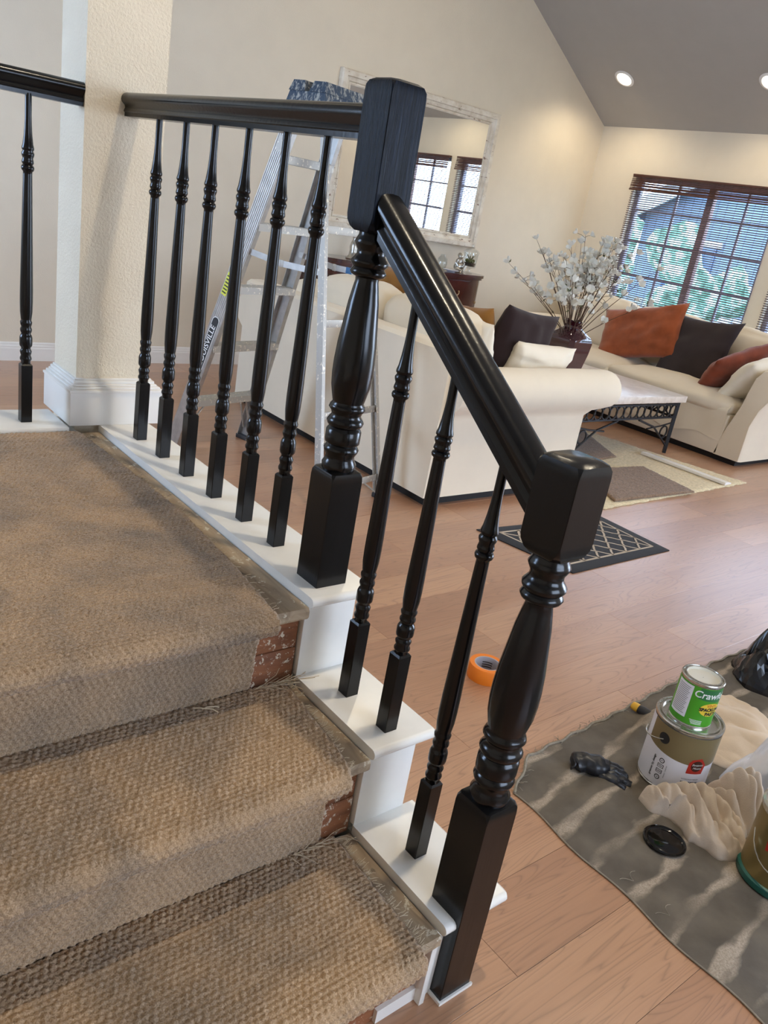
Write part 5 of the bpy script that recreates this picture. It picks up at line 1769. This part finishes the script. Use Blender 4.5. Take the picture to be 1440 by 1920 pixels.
m = MB(); poly_on(m, GR + 0.0006, VA + 37, 0.098, [(-0.022, -0.022), (0.022, -0.022), (0.026, 0.006), (0.010, 0.026), (-0.014, 0.020), (-0.021, 0.010)]); m.build('badge', 'label_red', gc, fix=False, smooth=False)
m = MB(); disc_on(m, GR + 0.0009, VA + 38, 0.100, 0.0155, squash=1.05); m.build('badge_disc', 'label_brown', gc, fix=False, smooth=False)
m = MB()
wrap_text(m, 'Benjamin', 0.0085, GR + 0.0012, VA + 39, 0.104, shear=0.25)
wrap_text(m, 'Moore', 0.0085, GR + 0.0012, VA + 39, 0.094, shear=0.25)
m.build('badge_lettering', 'sticker_white', gc, fix=False, smooth=False)
m = MB()
wrap_text(m, 'greener by design', 0.0088, GR + 0.0005, VA - 34, 0.058, True, bold=0.0002)
for k, zz in enumerate((0.084, 0.068, 0.052, 0.034)):
    if k in (0, 3):
        disc_on(m, GR + 0.0005, VA - 19, zz, 0.0072)
    else:
        poly_on(m, GR + 0.0005, VA - 19, zz, [(-0.0085, -0.0055), (0.0085, -0.0055), (0.0085, 0.0055), (-0.0085, 0.0055)])
m.build('side_print', 'print_black', gc, fix=False, smooth=False)
m = MB()
wrap_text(m, 'interior / exterior', 0.0052, GR + 0.0005, VA - 9, 0.058, True)
m.build('side_print', 'print_black', gc, fix=False, smooth=False)
m = MB()
wrap_text(m, 'INTERIOR/EXTERIOR', 0.0050, GR + 0.0005, VA + 34, 0.058)
wrap_text(m, 'MULTI-PURPOSE', 0.0064, GR + 0.0005, VA + 34, 0.049, bold=0.0002)
m.build('label_print', 'print_black', gc, fix=False, smooth=False)
m = MB()
for k, zz in enumerate((0.084, 0.034)):
    disc_on(m, GR + 0.0008, VA - 19, zz, 0.0050)
for zz in (0.068, 0.052):
    poly_on(m, GR + 0.0008, VA - 19, zz, [(-0.0070, -0.0040), (0.0070, -0.0040), (0.0070, 0.0040), (-0.0070, 0.0040)])
m.build('label_symbol_face', 'label_white', gc, fix=False, smooth=False)
m = MB()
for k, zz in enumerate((0.084, 0.068, 0.052, 0.034)):
    wrap_text(m, ('@', 'VOC', '0 g', '&')[k] if False else ('O', 'VOC', 'LOW', 'O')[k], 0.0058, GR + 0.0011, VA - 19, zz, bold=0.0002)
m.build('label_symbol_print', 'print_black', gc, fix=False, smooth=False)
m = MB()
for q in range(3):
    poly_on(m, GR + 0.0005, VA + 22 + q * 12, 0.032, [(-0.0075, -0.010), (0.0075, -0.010), (0.0075, 0.010), (-0.0075, 0.010)])
m.build('label_swatch', 'print_grey', gc, fix=False, smooth=False)

SR, SH = 0.0535, 0.126
sc_ = thing('spackle_can', 'small green labelled can standing on the gallon paint can', 'can', (1.030, -0.335, 0.0055 + GH - 0.0058))
MB().lathe([(SR - 0.004, 0.0), (SR + 0.001, 0.0), (SR + 0.0012, 0.003), (SR - 0.0006, 0.005), (SR - 0.0006, SH - 0.006), (SR + 0.0012, SH - 0.004), (SR + 0.0012, SH), (SR - 0.002, SH + 0.001)], 48, cap=False).build('can_body', 'tin', sc_, angle=40)
MB().lathe([(SR + 0.0012, SH), (SR, SH + 0.002), (SR - 0.003, SH + 0.002), (SR - 0.005, SH - 0.003), (SR - 0.007, SH - 0.003), (SR - 0.008, SH + 0.002), (SR - 0.011, SH + 0.002)], 48, cap=False).build('can_rim', 'tin', sc_, angle=40)
MB().lathe([(SR - 0.011, SH + 0.002), (SR - 0.0125, SH - 0.005), (0.001, SH - 0.005)], 48, cap=False).build('can_lid', 'lid_cream', sc_, angle=40)
arc_patch(sc_, 'label_wrap', 'label_green', SR, 0, 360, 0.006, SH - 0.008, 64)
arc_patch(sc_, 'label_panel', 'label_white', SR + 0.0003, VA - 66, VA - 12, 0.022, SH - 0.012, 20)
arc_patch(sc_, 'name_banner', 'label_dgreen', SR + 0.0003, VA + 6, VA + 100, lambda t_: 0.086 - 0.010 * t_, SH - 0.010, 24)
m = MB()
for k in range(16):
    z = SH - 0.020 - k * 0.0050
    w_ = 0.020 - 0.006 * ((k * 7) % 3) / 3
    poly_on(m, SR + 0.0006, VA - 40, z, [(-0.020, -0.0010), (w_, -0.0010), (w_, 0.0010), (-0.020, 0.0010)])
m.build('small_print', 'print_grey', sc_, fix=False, smooth=False)
m = MB(); disc_on(m, SR + 0.0005, VA + 50, 0.058, 0.031, 32, 0.62); m.build('yellow_oval', 'label_yellow', sc_, fix=False, smooth=False)
m = MB(); wrap_text(m, "Crawford's", 0.027, SR + 0.0008, VA + 57, 0.0985, shear=0.12, bold=0.0004); m.build('brand_lettering', 'sticker_white', sc_, fix=False, smooth=False)
m = MB(); wrap_text(m, 'VINYL', 0.0120, SR + 0.0009, VA + 52, 0.0695, shear=0.1, bold=0.0003); m.build('product_lettering', 'orange_print', sc_, fix=False, smooth=False)
m = MB()
wrap_text(m, 'SPACKLING', 0.0125, SR + 0.0009, VA + 52, 0.0580, bold=0.0007)
wrap_text(m, 'PASTE', 0.0125, SR + 0.0009, VA + 54, 0.0455, bold=0.0007)
m.build('product_lettering', 'print_black', sc_, fix=False, smooth=False)
m = MB()
for k in range(4):
    poly_on(m, SR + 0.0006, VA + 16, 0.0235 - k * 0.0035, [(-0.014 + 0.002 * k, -0.0007), (0.018, -0.0007), (0.018, 0.0007), (-0.014 + 0.002 * k, 0.0007)])
m.build('bottom_print', 'sticker_white', sc_, fix=False, smooth=False)

VG = 195
go = thing('gold_paint_can', 'open gold paint can with dark green rim round its base', 'paint can', (0.935, -0.690, 0.0055))
MB().lathe([(GR - 0.006, 0.0), (GR + 0.004, 0.0), (GR + 0.006, 0.004), (GR + 0.006, 0.016), (GR + 0.001, 0.020)], 56).build('base_rim', 'teal', go, angle=40)
MB().lathe([(GR - 0.002, 0.018), (GR, 0.020), (GR, GH - 0.006), (GR + 0.0015, GH - 0.003), (GR + 0.0015, GH), (GR - 0.004, GH + 0.002), (GR - 0.010, GH), (GR - 0.011, GH - 0.006), (GR - 0.005, GH - 0.008), (GR - 0.004, 0.12), (0.001, 0.12)], 56, cap=False).build('can_body', 'gold_tin', go, angle=40)
MB().lathe([(GR + 0.002, GH - 0.012), (GR + 0.003, GH), (GR - 0.002, GH + 0.004), (GR - 0.010, GH + 0.003), (GR - 0.011, GH - 0.004)], 56, cap=False).build('can_rim', 'tin', go, angle=40)
m = MB()
pts = []
for k in range(13):
    f_ = k / 12
    a = rad(VG - 60 + 120 * f_)
    pts.append(Vector((math.cos(a), math.sin(a), 0)) * (GR + 0.004 + 0.006 * math.sin(f_ * PI)) + Vector((0, 0, 0.125 - 0.062 * math.sin(f_ * PI) ** 0.7)))
m.tube(pts, 0.0018, 6)
m.build('wire_handle', 'tin', go)
m = MB(); poly_on(m, GR + 0.0006, VG - 22, 0.128, [(-0.012, -0.026), (0.014, -0.018), (0.014, 0.026), (-0.006, 0.026), (-0.014, 0.0)]); m.build('badge', 'label_red', go, fix=False, smooth=False)
m = MB(); disc_on(m, GR + 0.0009, VG - 21, 0.130, 0.011, squash=1.4); m.build('badge_disc', 'label_brown', go, fix=False, smooth=False)
m = MB()
for k in range(3):
    poly_on(m, GR + 0.0006, VG + 4, 0.118 - k * 0.012, [(-0.012, -0.0006), (0.02, -0.0006), (0.02, 0.0006), (-0.012, 0.0006)])
m.build('label_rule', 'sticker_white', go, fix=False, smooth=False)
m = MB(); poly_on(m, GR + 0.0006, VG + 10, 0.034, [(-0.014, -0.010), (0.016, -0.010), (0.016, 0.008), (-0.014, 0.008)]); m.build('label_patch', 'sticker_white', go, fix=False, smooth=False)

# can lid coated with wet black paint
ld = thing('tin_cover', 'round can lid coated in wet black paint on the drop cloth', 'lid', (0.782, -0.482, 0.0045))
MB().lathe([(0.002, 0.0), (0.046, 0.0), (0.050, 0.002), (0.051, 0.007), (0.0485, 0.009), (0.046, 0.006), (0.043, 0.004), (0.040, 0.0045), (0.001, 0.005)], 48).build('lid_plate', 'wet_black', ld, angle=60)
MB().lathe([(0.039, 0.0046), (0.030, 0.0062), (0.001, 0.0066)], 40, cap=False).build('paint_film', 'wet_black', ld)

# ------------------------------------------------------------------ crumpled glove
gl = thing('rubber_glove', 'crumpled black rubber glove on the drop cloth', 'glove', (0.838, -0.235, 0.003), Euler((0, 0, rad(-50))))
m = MB()
def blob_tube(pts, rs_, flat=0.55, n=12, seed=0):
    pq, rq = [], []
    for k in range(len(pts) - 1):
        for f_ in (0, 0.25, 0.5, 0.75):
            pq.append(Vector(pts[k]).lerp(Vector(pts[k + 1]), f_)); rq.append(rs_[k] + (rs_[k + 1] - rs_[k]) * f_)
    pq.append(Vector(pts[-1])); rq.append(rs_[-1])
    t0 = MB().tube(pq, rq, n + 8)
    v_ = np.array(t0.v)
    nz = vnoise(v_[:, 0] * 130 + 40, v_[:, 1] * 130 + v_[:, 2] * 90 + 40, seed) - 0.5
    n2 = vnoise(v_[:, 0] * 260 + 70, v_[:, 1] * 90 + v_[:, 2] * 160 + 70, seed + 20) - 0.5
    v_[:, 2] = np.maximum(0.0006, v_[:, 2] * flat + nz * 0.008 + n2 * 0.0025)
    v_[:, 0] += nz * 0.004
    v_[:, 1] -= nz * 0.004 + n2 * 0.001
    m.add(v_.tolist(), t0.f)
blob_tube([(-0.066, -0.004, 0.014), (-0.056, 0.0, 0.020), (-0.035, 0.002, 0.026), (-0.01, 0, 0.026), (0.012, 0, 0.020), (0.024, 0, 0.012)], [0.014, 0.030, 0.026, 0.030, 0.028, 0.010], 0.95, 16, 1)
body = m.build('glove_palm', 'nitrile', gl, angle=70)
for k, (y0, ang, L_) in enumerate(((0.022, 14, 0.062), (0.008, 3, 0.076), (-0.008, -7, 0.080), (-0.022, -16, 0.066))):
    m = MB()
    ca_, sa = math.cos(rad(ang)), math.sin(rad(ang))
    blob_tube([(0.008, y0 * 0.9, 0.012), (0.008 + ca_ * L_ * 0.35, y0 + sa * L_ * 0.35, 0.020), (0.008 + ca_ * L_ * 0.7, y0 + sa * L_ * 0.7, 0.013), (0.008 + ca_ * L_, y0 + sa * L_, 0.008)], [0.014, 0.0145, 0.013, 0.009], 0.85, 12, 3 + k)
    m.build('glove_finger', 'nitrile', gl, angle=70)
m = MB()
blob_tube([(-0.03, 0.02, 0.014), (-0.012, 0.040, 0.018), (0.012, 0.048, 0.010)], [0.012, 0.011, 0.006], 0.8, 10, 9)
m.build('glove_thumb', 'nitrile', gl, angle=70)
MB().tube([(-0.066 + 0.004 * math.sin(t_ * 3), 0.026 * math.cos(t_), 0.020 + 0.017 * math.sin(t_)) for t_ in [2 * PI * k / 18 for k in range(18)]], 0.0028, 6, closed=True).build('glove_cuff', 'nitrile', gl)

# putty knife handle
kn = thing('paint_brush', 'black handled tool with yellow end lying behind the paint can', 'tool', (1.195, -0.098, 0.010), Euler((0, rad(3), rad(-84))))
m = MB()
m.tube([(0.012, 0, 0.014), (0.03, 0, 0.015), (0.07, 0, 0.014), (0.11, 0, 0.012), (0.14, 0, 0.011)], [0.012, 0.0145, 0.0155, 0.013, 0.009], 12)
m.build('tool_handle', 'handle_black', kn)
MB().tube([(-0.008, 0, 0.014), (-0.005, 0, 0.014), (0.006, 0, 0.014), (0.016, 0, 0.0142)], [0.006, 0.0115, 0.0135, 0.0133], 12).build('handle_end', 'handle_yellow', kn)
MB().bx(0.135, 0.20, -0.012, 0.012, 0.008, 0.013, 0.001).build('tool_blade', 'tin', kn)

# ------------------------------------------------------------------ rags and bags: folded heaps as closed shells
def heap(name, mat, outline, height, seed, label, cat, z0=0.004, wave=0.03, fold_amp=0.5, fdir=(1, 0.4), n_r=56, n_a=170, peak=(0, 0), power=0.7, warp=0.05, sharp=False, lump=0.5, angle=180):
    """outline: floor points; a lumpy closed shell rising inside it with ridged, wandering folds"""
    O = np.array(outline, float)
    ox, oy = O.mean(0)
    cx, cy = ox + peak[0], oy + peak[1]
    t_ = np.linspace(0, len(O), n_a, endpoint=False)
    i0 = np.floor(t_).astype(int) % len(O)
    f_ = t_ - np.floor(t_)
    nO = len(O)
    p0, p1, p2, p3 = O[(i0 - 1) % nO], O[i0], O[(i0 + 1) % nO], O[(i0 + 2) % nO]
    F = f_[:, None]
    B = 0.5 * ((2 * p1) + (-p0 + p2) * F + (2 * p0 - 5 * p1 + 4 * p2 - p3) * F ** 2 + (-p0 + 3 * p1 - 3 * p2 + p3) * F ** 3)
    s = np.linspace(0, 1, n_r) ** 1.4
    P = np.zeros((n_a, n_r, 3))
    P[..., 0] = cx + (B[:, :1] - cx) * (1 - s)[None, :]
    P[..., 1] = cy + (B[:, 1:] - cy) * (1 - s)[None, :]
    Xp, Yp = P[..., 0].copy(), P[..., 1].copy()
    prof = np.sin(np.clip(s * 1.35, 0, 1) * PI / 2) ** power
    d = np.array(fdir, float)
    d /= np.linalg.norm(d)
    a = (Xp - cx) * d[0] + (Yp - cy) * d[1]
    b = -(Xp - cx) * d[1] + (Yp - cy) * d[0]
    b2 = b + warp * (vnoise(a * 11 + 30, b * 11 + 30, seed) - 0.5) * 2 + 0.012 * (vnoise(a * 34 + 30, b * 34 + 30, seed + 7) - 0.5) * 2
    r1 = np.abs(np.sin(b2 * PI / wave)) ** 0.8
    b3 = b + 0.5 * a + warp * 0.8 * (vnoise(a * 17 + 11, b * 17 + 11, seed + 9) - 0.5) * 2
    r2 = np.abs(np.sin(b3 * PI / (wave * 0.62))) ** 0.9
    m1 = vnoise(a * 16 + 60, b * 16 + 60, seed + 11)
    nz = vnoise(Xp * 15 + 40, Yp * 15 + 40, seed + 1)
    amp = fold_amp * (0.5 + m1)
    P[..., 2] = z0 + height * prof[None, :] * (0.50 + lump * (nz - 0.35) + amp * r1 * 0.7 + 0.35 * amp * r2 * (1 - m1))
    low = np.clip(s / 0.10, 0, 1)[None, :]
    P[..., 2] += (1 - low) * low * 0.008
    P[:, 0, 2] = z0 - 0.002
    e = np.clip(1 - s * 3.5, 0, 1)[None, :]
    for k, sd in ((0, 3), (1, 4)):
        P[..., k] += e * 0.020 * (vnoise(Xp * 38 + 9 + 20 * k, Yp * 38 + 9, seed + sd) - 0.5)
    P[:, -1, 2] = P[:, -1, 2].mean()
    P[..., 0] -= ox
    P[..., 1] -= oy
    m = MB().grid(P, close_u=True)
    m.f.append(tuple(k * n_r for k in range(n_a)))
    o = m.build(name, mat, None, (ox, oy, 0), angle=angle, smooth=not sharp)
    return tag(o, label, cat)
heap('cotton_rag', 'rag', [(0.855, -0.352), (0.905, -0.375), (0.975, -0.43), (1.01, -0.51), (0.995, -0.575), (0.925, -0.615), (0.868, -0.60), (0.845, -0.52), (0.868, -0.45), (0.838, -0.40)], 0.072, 4, 'crumpled beige cotton shirt rag between the lid and the gallon can', 'rag', wave=0.036, fold_amp=0.75, fdir=(-0.30, -1), power=0.5, warp=0.016, lump=0.6)
heap('cotton_rag', 'rag', [(1.00, -0.435), (1.06, -0.455), (1.10, -0.53), (1.07, -0.59), (1.015, -0.575), (0.99, -0.50)], 0.095, 14, 'twisted beige rag against the side of the gallon can', 'rag', wave=0.034, fold_amp=0.75, fdir=(-0.1, -1), power=0.6, warp=0.014, lump=0.6)
heap('folded_cloth', 'rag_tan', [(1.20, -0.28), (1.30, -0.17), (1.50, -0.14), (1.60, -0.28), (1.46, -0.46), (1.28, -0.47), (1.20, -0.38)], 0.055, 24, 'tan cotton cloth lying folded behind the gallon can', 'cloth', wave=0.13, fold_amp=0.45, fdir=(1, -0.5), power=0.45, warp=0.03, lump=0.3)
heap('rubbish_bag', 'poly_black', [(1.70, -0.20), (1.80, -0.09), (1.98, -0.07), (2.20, -0.12), (2.30, -0.32), (2.12, -0.48), (1.86, -0.42)], 0.15, 34, 'shiny black plastic rubbish bag on the drop cloth', 'bag', wave=0.10, fold_amp=0.8, fdir=(0.8, 0.5), n_r=22, n_a=60, warp=0.10, sharp=True)
heap('plastic_sheeting', 'poly_clear', [(1.02, -0.56), (1.07, -0.49), (1.16, -0.42), (1.28, -0.42), (1.44, -0.46), (1.62, -0.60), (1.55, -0.86), (1.28, -0.92), (1.10, -0.82), (1.01, -0.66)], 0.34, 44, 'translucent white plastic sheeting heaped beside the rags', 'plastic sheet', wave=0.16, fold_amp=0.3, fdir=(1, 0.1), n_r=40, n_a=110, peak=(0.10, 0.05), power=1.0, warp=0.12, lump=0.3, angle=28)
